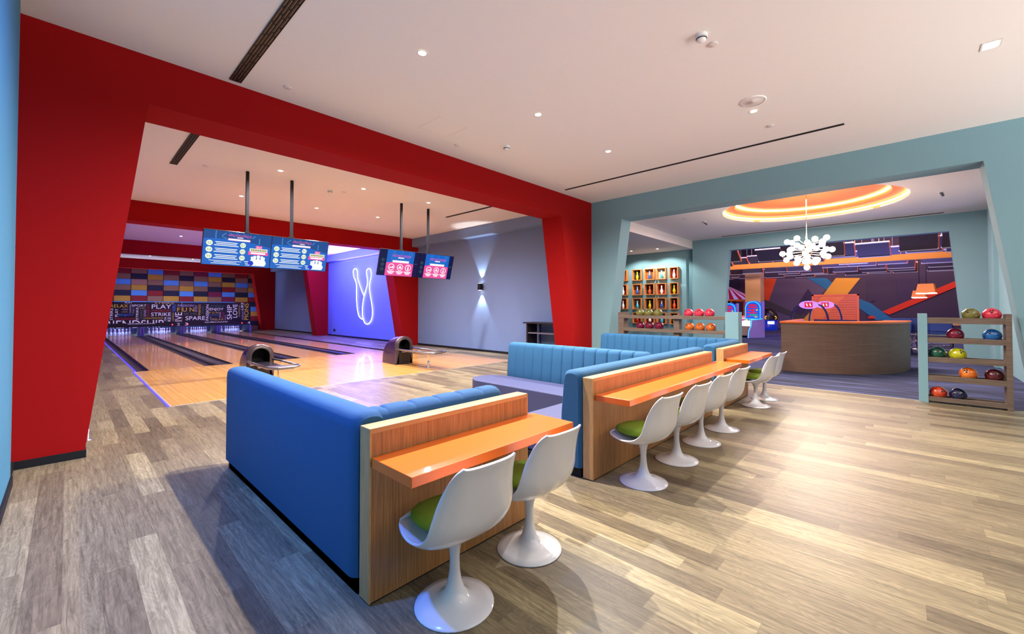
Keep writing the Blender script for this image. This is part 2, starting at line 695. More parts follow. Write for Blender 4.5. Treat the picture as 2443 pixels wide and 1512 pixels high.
gl = ['leftmost dark gutter beside the grey plank floor', 'gutter on the right side of the leftmost lane', 'gutter on the left side of the second lane',
      'gutter on the right side of the second lane', 'gutter on the left side of the third lane', 'gutter on the right side of the third lane',
      'gutter on the left side of the rightmost lane', 'dark gutter right of the rightmost lane under the neon wall']
gi = 0
for i, x in enumerate(LX):
    gutter(x - .245, x - .01, 'gutter', gl[gi]); gi += 1
    gutter(x + LW + .01, x + LW + .245, 'gutter', gl[gi]); gi += 1
for i in range(3):
    a, b = LX[i] + LW + .255, LX[i + 1] - .255
    o = MB().box((a, YF, -.06), (b, YP, .012)).box((a + .03, YF + .02, .012), (b - .03, YP, .02)).build('lane_divider', M['cap'])
    tag(o, ['black cap rail between the leftmost and second lanes', 'black cap rail between the second and third lanes',
            'black cap rail between the third and rightmost lanes'][i], 'divider')
st('floor', MB().box((1.0, YF, -.2), (8.5, YP, -.1)), M['black'])
o = MB().box((1.128, 8.66, 0), (1.150, YF, .008)).box((1.175, YF, .002), (1.20, 31.5, .012)).build('led_strip', M['led_blue'])
tag(o, 'glowing blue light line along the left edge of the approach and lanes', 'light strip')

# ceilings
st('ceiling', MB().box((-.5, -6, CZ), (XT + .02, Y1 + .3, CZ + .1)), M['ceiling'])
st('ceiling', MB().box((-.5, Y1 + .3, CZ), (XR + .1, 35, CZ + .1)), M['ceiling'])
# left wall
st('wall_left', MB().box((-.5, -6, 0), (-.33, 5.88, CZ)), M['teal_deep'])
st('wall_left', MB().box((-.5, 5.88, 0), (-.36, Y1, CZ)), mat('grey_paint', srgb(130, 138, 140), .8, noise=.01))
st('wall_left', MB().box((-.55, Y1B, 0), (-.4, 35, CZ)), M['greyblue'])
st('baseboard_left', MB().box((-.36, -6, 0), (-.315, 5.88, .085)).box((-.37, 5.88, 0), (-.34, Y1, .085)), M['black'])


def red_frame(name, y0, y1, x0, x1, tl, tr, bl, br, zt=3.98):
    poly = [(x0, 0), (bl, 0), (tl, zt), (tr, zt), (br, 0), (x1, 0), (x1, CZ + .01), (x0, CZ + .01)]
    return st(name, MB().prism(poly, 'y', y0, y1), M['red'])


red_frame('trim_2', Y1, Y1B, -.36, XT + .35, .62, 8.69, .14, 9.36)
st('baseboard_front', MB().box((-.37, Y1 - .015, 0), (.16, Y1B + .015, .08)), M['black'])
red_frame('trim_3', 15.35, 15.95, -.4, XR, .62, 9.0, .1, 9.72)
red_frame('trim_4', 24.45, 25.05, -.4, XR, .62, 9.15, .1, 9.75)
red_frame('trim_5', 33.55, 34.2, -.4, XR, .9, 9.0, .3, 9.6)
# right wall of the lane room, its cornice and skirting
st('wall_right', MB().box((XR, Y1B, 0), (XR + .15, 35, CZ)), M['greyblue'])
st('trim_6', MB().box((10.08, Y1B, 4.2), (XR, 15.35, CZ)).box((10.08, 15.95, 4.2), (XR, 24.45, CZ)).box((10.08, 25.05, 4.2), (XR, 33.55, CZ)), M['greyblue'])
for a, b in ((Y1B, 15.35), (15.95, 24.45), (25.05, 33.55)):
    st('baseboard_right', MB().box((XR - .02, a, 0), (XR, b, .08)), M['black'])
st('wall_back', MB().box((-.5, 34.9, 0), (XR + .1, 35, CZ)), M['black'])

# teal frame between main room and lobby
slope = .13
zt = 3.97
poly = [(6.42, 0), (6.0, 0), (5.48, zt), (-.95, zt), (-1.46, 0), (-6, 0), (-6, CZ + .01), (6.42, CZ + .01)]
st('wall_right', MB().prism(poly, 'x', XT, XTB), M['teal'])
# lobby shell
st('floor', MB().box((XT, -8, -.06), (37, Y1 - .005, -.001)).box((XTB, Y1, -.06), (37, 12, -.001)), M['carpet'])
st('trim_7', MB().box((XT - .012, -1.46, 0), (XT + .005, 6.0, .004)), M['strip'])


def ring_ceiling(x0, x1, y0, y1, c, r, z, name, m):
    ang = sorted([2 * math.pi * k / 64 for k in range(64)] + [math.atan2(yy - c[1], xx - c[0]) % (2 * math.pi) for xx in (x0, x1) for yy in (y0, y1)])
    inn, out = [], []
    for a in ang:
        ca, sa = math.cos(a), math.sin(a)
        t = min([(x1 - c[0]) / ca if ca > 1e-9 else 1e9, (x0 - c[0]) / ca if ca < -1e-9 else 1e9,
                 (y1 - c[1]) / sa if sa > 1e-9 else 1e9, (y0 - c[1]) / sa if sa < -1e-9 else 1e9])
        inn.append((c[0] + r * ca, c[1] + r * sa, z))
        out.append((c[0] + t * ca, c[1] + t * sa, z))
    n = len(ang)
    vs_ = inn + out
    fs = [(k, (k + 1) % n, (k + 1) % n + n, k + n) for k in range(n)]
    vs_ += [(p[0], p[1], z + .05) for p in inn]
    fs += [(k, (k + 1) % n, (k + 1) % n + 2 * n, k + 2 * n) for k in range(n)]
    return st(name, MB().add(vs_, fs), m)


RC = (14.75, 2.06)
RR = 2.2
ring_ceiling(XTB - .02, X2, -1.85, 6.82, RC, RR, CZ, 'ceiling', M['ceiling'])
st('ceiling', MB().lathe([(RR, 0), (RR, .16), (1.86, .16), (1.86, .34), (.001, .34)], (RC[0], RC[1], CZ), 64, smooth=False), M['orangepaint'])
t = thing('cove_light', 'two glowing rings of light in the round orange ceiling recess', 'cove light', (RC[0], RC[1], CZ))
for r_, z_ in ((RR - .03, .10), (1.83, .30)):
    MB().tube([(r_ * math.cos(a), r_ * math.sin(a), z_) for a in [2 * math.pi * k / 64 for k in range(64)]], .022, 6, closed=True).build('light_ring', M['cove'], t)

# bulkhead and niche with the boxed pins
st('ceiling', MB().box((XTB - .02, 6.82, 4.2), (19.4, 12, CZ + .1)), M['ceiling'])
st('wall_back', MB().box((19.0, 7.14, 0), (19.2, 12, 4.25)).box((19.12, 6.7, 0), (19.22, 7.2, 4.25)), M['teal'])
st('wall_front', MB().box((XTB, 11.9, 0), (19.4, 12, 4.25)).box((XR + .15, Y1 + .3, 0), (XTB, 12, CZ)), M['teal'])
# second teal wall with its opening
poly = [(6.82, 0), (5.62, 0), (5.32, 4.0), (-1.04, 4.0), (-1.34, 0), (-1.85, 0), (-1.85, CZ + .01), (6.82, CZ + .01)]
st('wall_back', MB().prism(poly, 'x', X2, X2 + .3), M['teal'])
st('wall_right', MB().box((XTB, -1.95, 0), (X2 + .3, -1.83, CZ)), M['teal'])
st('trim_8', MB().box((17.0, -1.85, 0), (18.0, -1.74, CZ)), M['teal'])
# arcade room
dark = mat('dark_purple_paint', srgb(62, 52, 84), .85, noise=.02, nscale=2)
st('wall_back', MB().box((36, -12, 0), (36.2, 16, 7)), dark)
blk = mat('dark_ceiling', (.02, .018, .03), .9)
st('ceiling', MB().box((X2, -12, 6.6), (36.2, 16, 6.7)), blk)
st('wall_left', MB().box((X2, 15.9, 0), (36, 16, 7)), dark)
st('wall_right', MB().box((X2 + .3, -12, 0), (36, -11.9, 7)), dark)
st('wall_front', MB().box((X2 + .35, 6.82, 0), (X2 + .45, 16, 7)).box((X2 + .2, -12, 0), (X2 + .3, -1.96, 7)).box((X2 + .2, -2, CZ + .01), (X2 + .3, 6.84, 7)), dark)
st('floor', MB().box((X2, 11, -.06), (37, 16, -.002)).box((X2, -12, -.06), (37, -7.9, -.002)), M['carpet'])
# ================================================================ LANE ROOM OBJECTS
# tiled wall behind the pinsetters
TC = {'r': srgb(132, 10, 18), 't': srgb(140, 98, 74), 'b': srgb(80, 140, 215), 'n': srgb(18, 14, 48), 'y': srgb(184, 136, 40), 'm': srgb(118, 10, 56), 'p': srgb(164, 116, 100)}
tmat = {k: mat('panel_' + k, c, .7, noise=.01) for k, c in TC.items()}
keys = list(TC)
cols_ = ['rtbtny', 'tnpybr', 'bytnrt', 'rtbtny', 'tntybr', 'mtbtny', 'bytnmt', 'tnyrbm', 'rtbtny', 'tntybr']
tail = {8: 'rnbyrn', 9: 'nbyrnt'}
xs = [1.88, 2.64, 3.40, 4.17, 4.97, 5.73, 6.51, 7.30, 8.08, 8.87, 9.56]
mb = MB().box((-.3, 34.42, 0), (10.3, 34.5, CZ), len(keys))
full = ['tnybrt', 'nrtbyt'] + cols_
for ci in range(-2, 10):
    x0 = xs[ci] if ci >= 0 else xs[0] + .77 * ci
    x1 = xs[ci + 1] if ci >= 0 else x0 + .75
    seq = full[ci + 2]
    seq = seq + (tail.get(ci) or 'bynrtb')
    for r_, k in enumerate(seq):
        zt_ = 4.02 - .338 * r_ + (.01 * (ci % 2))
        if zt_ < .1:
            break
        mb.box((x0 + .015, 34.34, max(zt_ - .325, .02)), (x1 - .015, 34.42, zt_), keys.index(k))
o = mb.build('patchwork_wall_panel', [tmat[k] for k in keys] + [mat('panel_back', srgb(96, 62, 70), .8)])
tag(o, 'patchwork wall of red, blue, navy, tan and yellow panels behind the pins', 'wall panel')

# masking units with lettering over the pinsetters
YM = 31.6
mcol = {'w': srgb(225, 215, 250), 'l': srgb(165, 140, 205), 'g': srgb(205, 160, 60), 'b': srgb(50, 100, 215), 'r': srgb(165, 30, 55), 'd': srgb(80, 90, 105), 't': srgb(50, 80, 100), 'k': srgb(180, 150, 110)}
mk = list(mcol)
mmat = [mat('lettering_' + k, c, .6, emit=c, es=.3, noise=0) for k, c in mcol.items()]  # letters carry a slight emission to look brighter
maskblk = mat('mask_board', srgb(24, 15, 28), .5, noise=.01)
WA = [("RELAX", 240, 145, 800, 240, 'g', 0), ("STRIKE", 225, 265, 325, 640, 'w', 1), ("PLAY", 385, 280, 485, 535, 'w', 1), ("WIN", 605, 280, 785, 330, 'l', 0),
      ("LOVE", 605, 362, 780, 400, 'k', 0), ("ENJOY", 510, 440, 985, 530, 'b', 0), ("PASSION", 385, 565, 1000, 635, 'r', 0), ("SPORT", 920, 150, 1380, 215, 'w', 0),
      ("CHAMPIONS", 840, 150, 905, 415, 'l', 1), ("ENJOY", 945, 250, 1005, 415, 'l', 1), ("STRIKE", 1045, 240, 1130, 630, 'w', 1), ("SPORT", 1170, 245, 1355, 285, 'k', 0),
      ("WIN", 1175, 330, 1260, 620, 'd', 1), ("SPARE", 1290, 310, 1375, 525, 'l', 1), ("ENJOY", 1400, 130, 1490, 530, 'r', 1), ("PLAY", 1545, 150, 2160, 280, 'w', 0),
      ("PASSION", 1545, 310, 2145, 375, 'r', 0), ("STRIKE", 1525, 400, 2150, 515, 'w', 0), ("CHAMPIONS", 1285, 550, 1900, 605, 'g', 0), ("FRIENDSHIP", -130, 645, 1920, 800, 'w', 0),
      ("ON", 1935, 545, 2010, 665, 'w', 1), ("KE", 2045, 545, 2145, 680, 'w', 1), ("WIN", 2190, 160, 2310, 370, 'b', 1), ("CHAMPIONS", 2190, 410, 2250, 670, 'k', 1),
      ("PLAY", 700, 70, 930, 112, 'w', 0), ("STRIKE", 1640, 72, 2250, 130, 'k', 0), ("PLAY", 120, 440, 190, 640, 'd', 1)]
WB = [("PASSION", 180, 145, 665, 210, 'l', 0), ("F U N", 165, 240, 685, 365, 'g', 0), ("W I N", 360, 395, 750, 470, 'd', 0), ("SPARE", 420, 500, 1020, 625, 'w', 0),
      ("IVE", 100, 385, 310, 660, 'w', 1), ("SPORT", 705, 160, 780, 370, 'l', 1), ("FRIENDS", 815, 150, 885, 470, 'g', 1), ("SPARE", 920, 200, 990, 440, 't', 1),
      ("PASSION", 1045, 150, 1135, 635, 'w', 1), ("STRIKE", 1190, 170, 1590, 225, 't', 0), ("ENJOY", 1155, 250, 1585, 345, 'w', 0), ("F U N", 1150, 365, 1425, 425, 'g', 0),
      ("STRIKE", 1155, 450, 1420, 485, 'b', 0), ("SPARE", 1450, 370, 1510, 545, 'l', 1), ("PLAY", 1545, 370, 1605, 545, 'r', 1), ("RELAX", 1235, 565, 1590, 630, 'k', 0),
      ("LIKE", 1170, 515, 1210, 630, 'l', 1), ("RELAX", 1620, 460, 1655, 620, 'l', 1), ("SHIP", 1690, 160, 1845, 600, 'w', 1), ("LOVE", 1870, 135, 2010, 545, 'w', 1),
      ("CHAMPIONS", 2045, 160, 2095, 520, 'k', 1), ("LIKE", 2120, 85, 2195, 300, 'w', 1), ("FRIENDS", 2150, 310, 2200, 610, 'l', 1), ("PIONS", 2220, 110, 2355, 615, 'g', 1)]


def pix(c, x, y):
    s_ = .07573 if c == 'A' else .07777
    return on_y((245 if c == 'A' else 410) + x * s_, 715 + y * s_, YM)


for c, words, x0, x1, who, nums in (('A', WA, -.35, 4.70, 'left', [("1", .95), ("2", 4.55)]), ('B', WB, 4.74, 8.33, 'right', [("3", 4.93), ("4", 8.22)])):
    t = thing('masking_unit', {'left': 'black board of bowling words over the two left lanes', 'right': 'black board of bowling words over the two right lanes'}[who], 'sign board', ((x0 + x1) / 2, YM, .45), 0, 'word boards above the pins')
    Mx = Matrix.Translation((-(x0 + x1) / 2, -YM, -.45))
    MB().box((x0, YM + .01, .71), (x1, YM + .12, 1.92), mtx=Mx).build('board', maskblk, t)
    MB().box((x0, YM - .05, .50), (x1, YM + .12, .73), mtx=Mx).build('lower_band', maskblk, t)
    lt = MB()
    for s, a, b_, c2, d, cc, rot in words:
        p0, p1 = pix(c, a, d), pix(c, c2, b_)
        if c == 'A':
            zlo = .70 if s == 'FRIENDSHIP' else None
        u0, v0, u1, v1 = p0[0], p0[2], p1[0], p1[2]
        if s == 'FRIENDSHIP':
            v0, v1 = .46, .895
        put_text(lt, s, (u0, v0, u1, v1), lambda u, v: Mx @ Vector((u, YM + .004, v)), mk.index(cc), bool(rot))
    lt.build('lettering', mmat, t)
    lb = MB()
    a, d = ((780, 725), (1660, 785)) if c == 'A' else ((1000, 655), (1710, 712))
    p0, p1 = pix(c, a[0], d[1]), pix(c, d[0], a[1])
    put_text(lb, "QUBICAAMF", (p0[0], p0[2], p1[0], p1[2]), lambda u, v: Mx @ Vector((u, YM - .054, v)))
    lb.build('maker_lettering', mmat[0], t)
    for s, x in nums:
        lb = MB()
        put_text(lb, s, (x - .07, .54, x + .07, .70), lambda u, v: Mx @ Vector((u, YM - .054, v)))
        lb.build('lane_number', mmat[0], t)
    for px, py in (((125, 780), (2190, 740)) if c == 'A' else ((480, 710), (2145, 680))):
        p = pix(c, px, py)
        MB().sphere(Mx @ Vector((p[0], YM - .05, .60)), .035, 10).build('indicator_light', M['led_red'], t)

# pinsetter bays and pins
prof = [(.028, 0), (.032, .01), (.046, .05), (.058, .095), (.0605, .12), (.057, .16), (.043, .20), (.030, .235), (.0235, .265), (.0245, .295), (.0305, .325), (.032, .342), (.029, .362), (.018, .378), (.001, .382)]


def pin_mesh(body, stripe=None, s=1.0):
    return MB().lathe([(r * s, z * s) for r, z in prof], n=20, split=lambda j: 1 if j in (7, 9) else 0)


base_pin = None
bayblk = mat('bay_dark_blue', (.01, .012, .06), .5)
bayfr = mat('bay_frame_lilac', srgb(120, 100, 190), .5, noise=.01)
lname = ['leftmost lane', 'second lane', 'third lane', 'rightmost lane']
rown = [['head pin at the front'], ['left pin of the second row', 'right pin of the second row'],
        ['left pin of the third row', 'middle pin of the third row', 'right pin of the third row'],
        ['far left pin of the back row', 'inner left pin of the back row', 'inner right pin of the back row', 'far right pin of the back row']]
for li, x in enumerate(LX):
    cx = x + LW / 2
    t = thing('pinsetter_bay', 'dark blue lit pin bay at the end of the ' + lname[li], 'pinsetter', (cx, YM, 0), 0, 'pin bays')
    MB().box((-LW / 2 - .31, 2.0, .02), (LW / 2 + .31, 2.05, .7)).build('curtain', bayblk, t)
    for s_ in (-1, 1):
        MB().box((s_ * (LW / 2 + .28) - .03, .13, .022), (s_ * (LW / 2 + .28) + .03, 2.2, .6)).build('kickback', bayblk, t)
        MB().box((s_ * (LW / 2 + .28) - .05, -.02, .022), (s_ * (LW / 2 + .28) + .03, .05, .498)).build('bay_post', bayfr, t)
    MB().tube([(-LW / 2, .25, .60), (LW / 2, .25, .60)], .02, 8).build('light_tube', M['uv'], t)
    area('pin_deck_light', (cx, YM + .22, .66), 10, (.3, .42, 1), LW, .08, (math.radians(62), 0, 0))
    for r_ in range(4):
        for k in range(r_ + 1):
            px_, py_ = cx + (k - r_ / 2) * .322, 32.15 + r_ * .275
            lab = 'glowing white bowling pin, %s in the %s' % (rown[r_][k], lname[li])
            if base_pin is None:
                o = pin_mesh(None).build('bowling_pin', [M['pin'], M['pinred']], loc=(px_, py_, 0))
                base_pin = o
            else:
                o = base_pin.copy()
                COL.objects.link(o)
                o.location = (px_, py_, 0)
            tag(o, lab, 'bowling pin', 'pins standing in the ' + lname[li])
# ball return units on the approach
purple = mat('dark_purple_plastic', srgb(44, 26, 66), .22, noise=0, coat=.4)
hoodm = mat('bronze_grey_hood', srgb(76, 64, 66), .28, .3, noise=0, coat=.3)


railm = mat('dark_satin_rail', (.30, .29, .33), .3, .9, noise=0)


def ball_return(x, y, label):
    t = thing('ball_return', label, 'ball return', (x, y, 0), 0, 'ball returns on the approach')
    # body loft: arch sections going back along +Y
    def arch(hw, h, n=16, z0=0.0):
        pts = [(-hw, z0)]
        hs = max(h - hw * .95, .05)
        for k in range(n + 1):
            a = math.pi - math.pi * k / n
            pts.append((hw * math.cos(a), hs + (h - hs) * math.sin(a)))
        pts.append((hw, z0))
        return pts
    P = []
    L = .80
    for k in range(15):
        u = k / 14
        h = .30 + .485 * math.sqrt(max(0, 1 - u ** 2.4))
        hw = .255 - .05 * u * u
        P.append([(px_, .06 + L * u, pz) for px_, pz in arch(hw, h)])
    P.append([(px_ * .98, .06 + L, pz) for px_, pz in arch(.2, .28)])
    mb_ = MB().grid(P, 19, len(P))
    mb_.add(P[-1], [tuple(range(19))])
    mb_.build('housing', purple, t)
    # front hood ring
    outer, inner = arch(.262, .79), arch(.178, .70)
    ring = MB()
    A = [(p[0], 0.0, p[1]) for p in outer]
    B = [(p[0], 0.0, max(p[1], .36)) for p in inner]
    C = [(p[0], .09, p[1]) for p in outer]
    D = [(p[0], .40, max(p[1], .36)) for p in inner]
    ring.grid([C, A, B], 19, 3)
    hood_ = ring.build('hood', hoodm, t)
    tun = MB().grid([B, D], 19, 2)
    tun.add(D, [tuple(range(19))])
    tun.build('opening', M['black'], hood_)
    MB().box((-.18, -.01, 0), (.18, .05, .36)).box((-.262, -.0, 0), (.262, .08, .02)).build('front_panel', M['blackgloss'], t)
    MB().box((-.14, -1.05, .36), (.14, .05, .40)).build('ball_track', M['blackgloss'], t)
    # rail loop
    pts = [(-.25, .02, .44), (-.29, -.3, .44), (-.29, -1.35, .44)]
    for k in range(7):
        a = math.pi + math.pi / 2 * k / 6
        pts.append((-.13 + .16 * math.cos(a), -1.35 + .27 * math.sin(a), .44))
    for k in range(7):
        a = -math.pi / 2 + math.pi / 2 * k / 6
        pts.append((.13 + .16 * math.cos(a), -1.35 + .27 * math.sin(a), .44))
    pts += [(.29, -1.35, .44), (.29, -.3, .44), (.25, .02, .44)]
    rail_ = MB().tube(pts, .024, 10).build('rail', railm, t)
    o_ = MB().prism([(-.27, -1.0), (-.27, -1.34), (-.14, -1.58), (.14, -1.58), (.27, -1.34), (.27, -1.0)], 'z', .395, .415).build('tray_plate', M['silver'], t)
    MB().lathe([(.001, 0), (.07, 0), (.07, .012), (.026, .02), (.024, .36), (.05, .37), (.05, .40)], (0, -1.15, 0), 20).build('post', M['chrome'], t)
    for yy in (-.35, -.85):
        for s_ in (-1, 1):
            MB().tube([(s_ * .12, yy, .385), (s_ * .29, yy, .385), (s_ * .29, yy, .43)], .009, 6).build('bracket', M['silver'], rail_)
    return t


ball_return(2.945, 10.38, 'black and purple ball return with metal rack, behind the blue sofa end')
ball_return(6.585, 10.38, 'dark ball return with metal rack on the right, near the blue neon wall')

# hanging monitors
scr_b = mat('screen_blue', (0, 0, 0), .3, emit=srgb(20, 110, 215), es=.75, noise=0)
scr_b2 = mat('screen_teal_blue', (0, 0, 0), .3, emit=srgb(20, 84, 160), es=.7, noise=0)
scr_w = mat('screen_white', (0, 0, 0), .3, emit=(.95, 1, 1), es=.9, noise=0)
scr_y = mat('screen_cream', (0, 0, 0), .3, emit=srgb(235, 250, 225), es=.85, noise=0)
scr_p = mat('screen_pink', (0, 0, 0), .3, emit=srgb(250, 90, 170), es=.8, noise=0)
scr_l = mat('screen_light_blue', (0, 0, 0), .3, emit=srgb(80, 160, 235), es=.65, noise=0)
scr_n = mat('screen_navy', (0, 0, 0), .3, emit=srgb(4, 20, 66), es=1, noise=0)
scr_o = mat('screen_olive', (0, 0, 0), .3, emit=srgb(120, 110, 40), es=1, noise=0)
scr_k = mat('screen_royal', (0, 0, 0), .3, emit=srgb(6, 60, 215), es=.8, noise=0)
scr_dg = mat('screen_grey_green', (0, 0, 0), .3, emit=srgb(36, 62, 78), es=1, noise=0)
SM = [scr_b, scr_b2, scr_w, scr_y, scr_p, scr_l, scr_n, scr_o, scr_k, scr_dg]
TW, TH = 1.235, .715
tilt = -math.atan2(.2, .69)


def ell(cx, cy, rx, ry, n=28):
    return [(cx + rx * math.cos(2 * math.pi * k / n), cy + ry * math.sin(2 * math.pi * k / n)) for k in range(n)]


def draw(mb_, poly, mi, d):
    """poly in screen units (0..1, y down), d=layer"""
    pts = [((p[0] - .5) * TW, -.026 - .0012 * d, (.5 - p[1]) * TH) for p in poly]
    mb_.add(pts, tri2d([(p[0], p[2]) for p in pts]), mi)


def line(mb_, pts, w_, mi, d, closed=False):
    n = len(pts)
    for i in range(n if closed else n - 1):
        a, b_ = pts[i], pts[(i + 1) % n]
        dx, dy = (b_[0] - a[0]) * TW, (b_[1] - a[1]) * TH
        L = math.hypot(dx, dy) or 1
        ox, oy = -dy / L * w_ / 2 / TW, dx / L * w_ / 2 / TH
        draw(mb_, [(a[0] + ox, a[1] + oy), (b_[0] + ox, b_[1] + oy), (b_[0] - ox, b_[1] - oy), (a[0] - ox, a[1] - oy)], mi, d)


def stext(mb_, s, x0, y0, x1, y1, mi, d):
    put_text(mb_, s, (x0, y0, x1, y1), lambda u, v: Vector(((u - .5) * TW, -.026 - .0012 * d, (.5 - (y1 - (v - y0))) * TH)), mi)


def pinpoly(cx, top, bot, w_):
    out = []
    H = bot - top
    for r, z in prof:
        out.append((cx + r / .0605 * w_ / 2, bot - z / .382 * H))
    return out + [(2 * cx - p[0], p[1]) for p in reversed(out)]


def screen_menu():
    g = MB()
    draw(g, [(0, 0), (1, 0), (1, 1), (0, 1)], 1, 0)
    draw(g, [(0, .25)] + [(k / 16, .25 + .14 * (k / 16) ** 2 - .05 * math.sin(math.pi * k / 16)) for k in range(1, 17)] + [(1, 1), (0, 1)], 0, 1)
    line(g, [(.17, 0), (.165, .12), (.17, .24)], .016, 5, 2)
    line(g, [(.25, .14), (.31, .05)], .016, 5, 2)
    line(g, [(.25, .16), (.33, .22)], .014, 5, 2)
    line(g, [(.70, .13), (.74, .06)], .018, 5, 2)
    line(g, [(.81, .12), (.81, .30)], .018, 5, 2)
    for k in range(3):
        line(g, [(.36 + .1 * k, .02), (.44 + .1 * k, .16)], .008, 5, 2)
    stext(g, "ARCHOCOPOLIS", .34, .065, .68, .13, 4, 4)
    draw(g, [(.47, .145), (.56, .145), (.56, .165), (.47, .165)], 2, 3)
    draw(g, [(.34, .19), (.67, .19), (.67, .255), (.34, .255)], 4, 3)
    draw(g, [(.345, .197), (.665, .197), (.665, .248), (.345, .248)], 2, 4)
    for k in range(3):
        cy = .37 + .19 * k
        draw(g, ell(.085, cy, .046, .08), 3, 3)
        stext(g, ("2-2", "3-4", "5-6")[k], .06, cy - .03, .11, cy + .03, 7, 4)
        draw(g, ell(.565, cy + .0, .043, .078), 3, 3)
        stext(g, ("R11", "R12", "R10")[k], .54, cy - .03, .59, cy + .03, 7, 4)
        for j, (a, b_) in enumerate(((.165, .485), (.18, .47), (.15, .50))):
            y = cy - .055 + .047 * j
            draw(g, [(a, y), (b_, y), (b_, y + .022), (a, y + .022)], 2, 3)
    for j, (a, b_) in enumerate(((.09, .56), (.16, .49), (.12, .54))):
        y = .865 + .04 * j
        draw(g, [(a, y), (b_, y), (b_, y + .014), (a, y + .014)], 2, 3)
    draw(g, [(.76, .34), (.86, .34), (.86, .43), (.76, .43)], 4, 3)
    stext(g, "3in1", .772, .355, .848, .415, 2, 4)
    draw(g, [(.67, .43), (.95, .43), (.95, .53), (.67, .53)], 3, 4)
    for k in range(9):
        draw(g, [(.69 + .028 * k, .455), (.708 + .028 * k, .455), (.708 + .028 * k, .505), (.69 + .028 * k, .505)], 7, 5)
    draw(g, [(.65, .53), (.96, .53), (.965, .63), (.65, .63)], 4, 3)
    draw(g, [(.69, .55), (.92, .55), (.92, .60), (.69, .60)], 2, 4)
    for cx, top, w_ in ((.72, .68, .085), (.90, .68, .085), (.76, .65, .09), (.87, .65, .09), (.815, .63, .10)):
        draw(g, pinpoly(cx, top, .965, w_), 2, 4)
    draw(g, ell(.70, .89, .045, .077), 8, 5)
    for j, (a, b_) in enumerate(((.60, .665), (.615, .66), (.625, .69))):
        draw(g, [(a, .84 + .05 * j), (b_, .84 + .05 * j), (b_, .858 + .05 * j), (a, .858 + .05 * j)], 2, 6)
    return g


def screen_rules():
    g = MB()
    draw(g, [(0, 0), (1, 0), (1, 1), (0, 1)], 6, 0)
    draw(g, [(.17, 0), (.87, 0), (.87, 1), (.17, 1)], 0, 1)
    draw(g, [(.17, .50)] + [(.17 + .7 * k / 16, .50 - .07 * math.sin(math.pi * k / 16)) for k in range(1, 17)] + [(.87, 1), (.17, 1)], 4, 2)
    line(g, [(.30, .18), (.34, .03), (.38, .17)], .012, 5, 2)
    line(g, [(.52, .16), (.55, .02)], .012, 5, 2)
    line(g, ell(.76, .12, .035, .10, 14), .012, 5, 2, True)
    line(g, [(.29, .22), (.29, .42)], .012, 5, 2)
    line(g, [(.74, .24), (.75, .42)], .012, 5, 2)
    for k in range(4):
        line(g, [(.32 + .1 * k, .36), (.37 + .1 * k, .27), (.42 + .1 * k, .35)], .010, 5, 2)
    stext(g, "ARCHOCOPOLIS", .30, .16, .77, .25, 4, 4)
    draw(g, [(.45, .262), (.60, .262), (.60, .30), (.45, .30)], 2, 3)
    draw(g, [(.32, .385), (.74, .385), (.74, .47), (.32, .47)], 2, 3)
    for k, cx in enumerate((.31, .53, .74)):
        draw(g, ell(cx, .655, .078, .13), 2, 3)
        draw(g, ell(cx, .655, .062, .104), 4, 4)
        if k == 0:
            draw(g, [(cx - .045, .65), (cx + .0, .66), (cx + .045, .60), (cx + .05, .69), (cx - .045, .70)], 2, 5)
        elif k == 1:
            for dx, dy in ((-.022, .02), (.022, .02), (0, -.03)):
                draw(g, ell(cx + dx, .655 + dy, .020, .034, 12), 2, 5)
        else:
            draw(g, pinpoly(cx, .57, .74, .04), 2, 5)
        for j, hw in enumerate((.095, .075, .05)):
            y = .81 + .045 * j
            draw(g, [(cx - hw, y), (cx + hw, y), (cx + hw, y + .03), (cx - hw, y + .03)], 2, 3)
    for k in range(3):
        draw(g, ell(.085, .40 + .18 * k, .042, .07), 9, 1)
    draw(g, [(.89, .45), (.97, .45), (.97, .50), (.89, .50)], 9, 1)
    return g


for i, (cx, kind, lab, pole) in enumerate([
        (2.475, 'm', 'leftmost hanging monitor showing the blue price menu with white pins', 2.64),
        (3.725, 'm', 'second hanging monitor from the left, blue price menu beside its twin', 3.54),
        (6.36, 'r', 'third hanging monitor, blue and pink rules page with dark side bands', 6.44),
        (7.61, 'r', 'rightmost hanging monitor, blue and pink rules page before the grey wall', 7.35)]):
    t = thing('hanging_monitor', lab, 'monitor', (cx, 10.34, 2.845), 0, 'monitors hanging over the approach')
    Rx = Matrix.Rotation(-tilt, 4, 'X')
    hz = MB().box((-TW / 2 - .008, -.024, -TH / 2 - .008), (TW / 2 + .008, .03, TH / 2 + .008), mtx=Rx)
    hz.build('casing', M['blackgloss'], t)
    g = screen_menu() if kind == 'm' else screen_rules()
    g.v = [tuple(Rx @ Vector(p)) for p in g.v]
    g.build('screen', SM, t)
    dx = pole - cx
    hp = MB().box((dx - .028, -.02, .36), (dx + .028, .036, CZ - 2.845)).build('hanging_pole', M['black'], t)
    MB().box((dx - .05, -.03, .345), (dx + .05, .05, .40)).box((dx - .08, .06, -.1), (dx + .08, .10, .34)).build('bracket', M['black'], hp)

# neon sign of two crossed pins
N0 = [(755, 235), (766, 240), (771, 258), (772, 285), (767, 315), (761, 345), (761, 380), (766, 420), (775, 470), (781, 520), (780, 560), (772, 592), (758, 613), (742, 620), (727, 610), (716, 580), (711, 545), (712, 495), (722, 430), (735, 385), (745, 345), (747, 315), (742, 285), (740, 258), (744, 241)]
N1 = [(718, 587), (700, 580), (686, 560), (677, 520), (672, 470), (670, 410), (670, 350), (663, 318), (652, 292), (648, 262), (650, 242), (660, 235), (671, 240), (677, 262), (678, 295), (686, 325), (700, 368), (712, 400), (724, 428)]


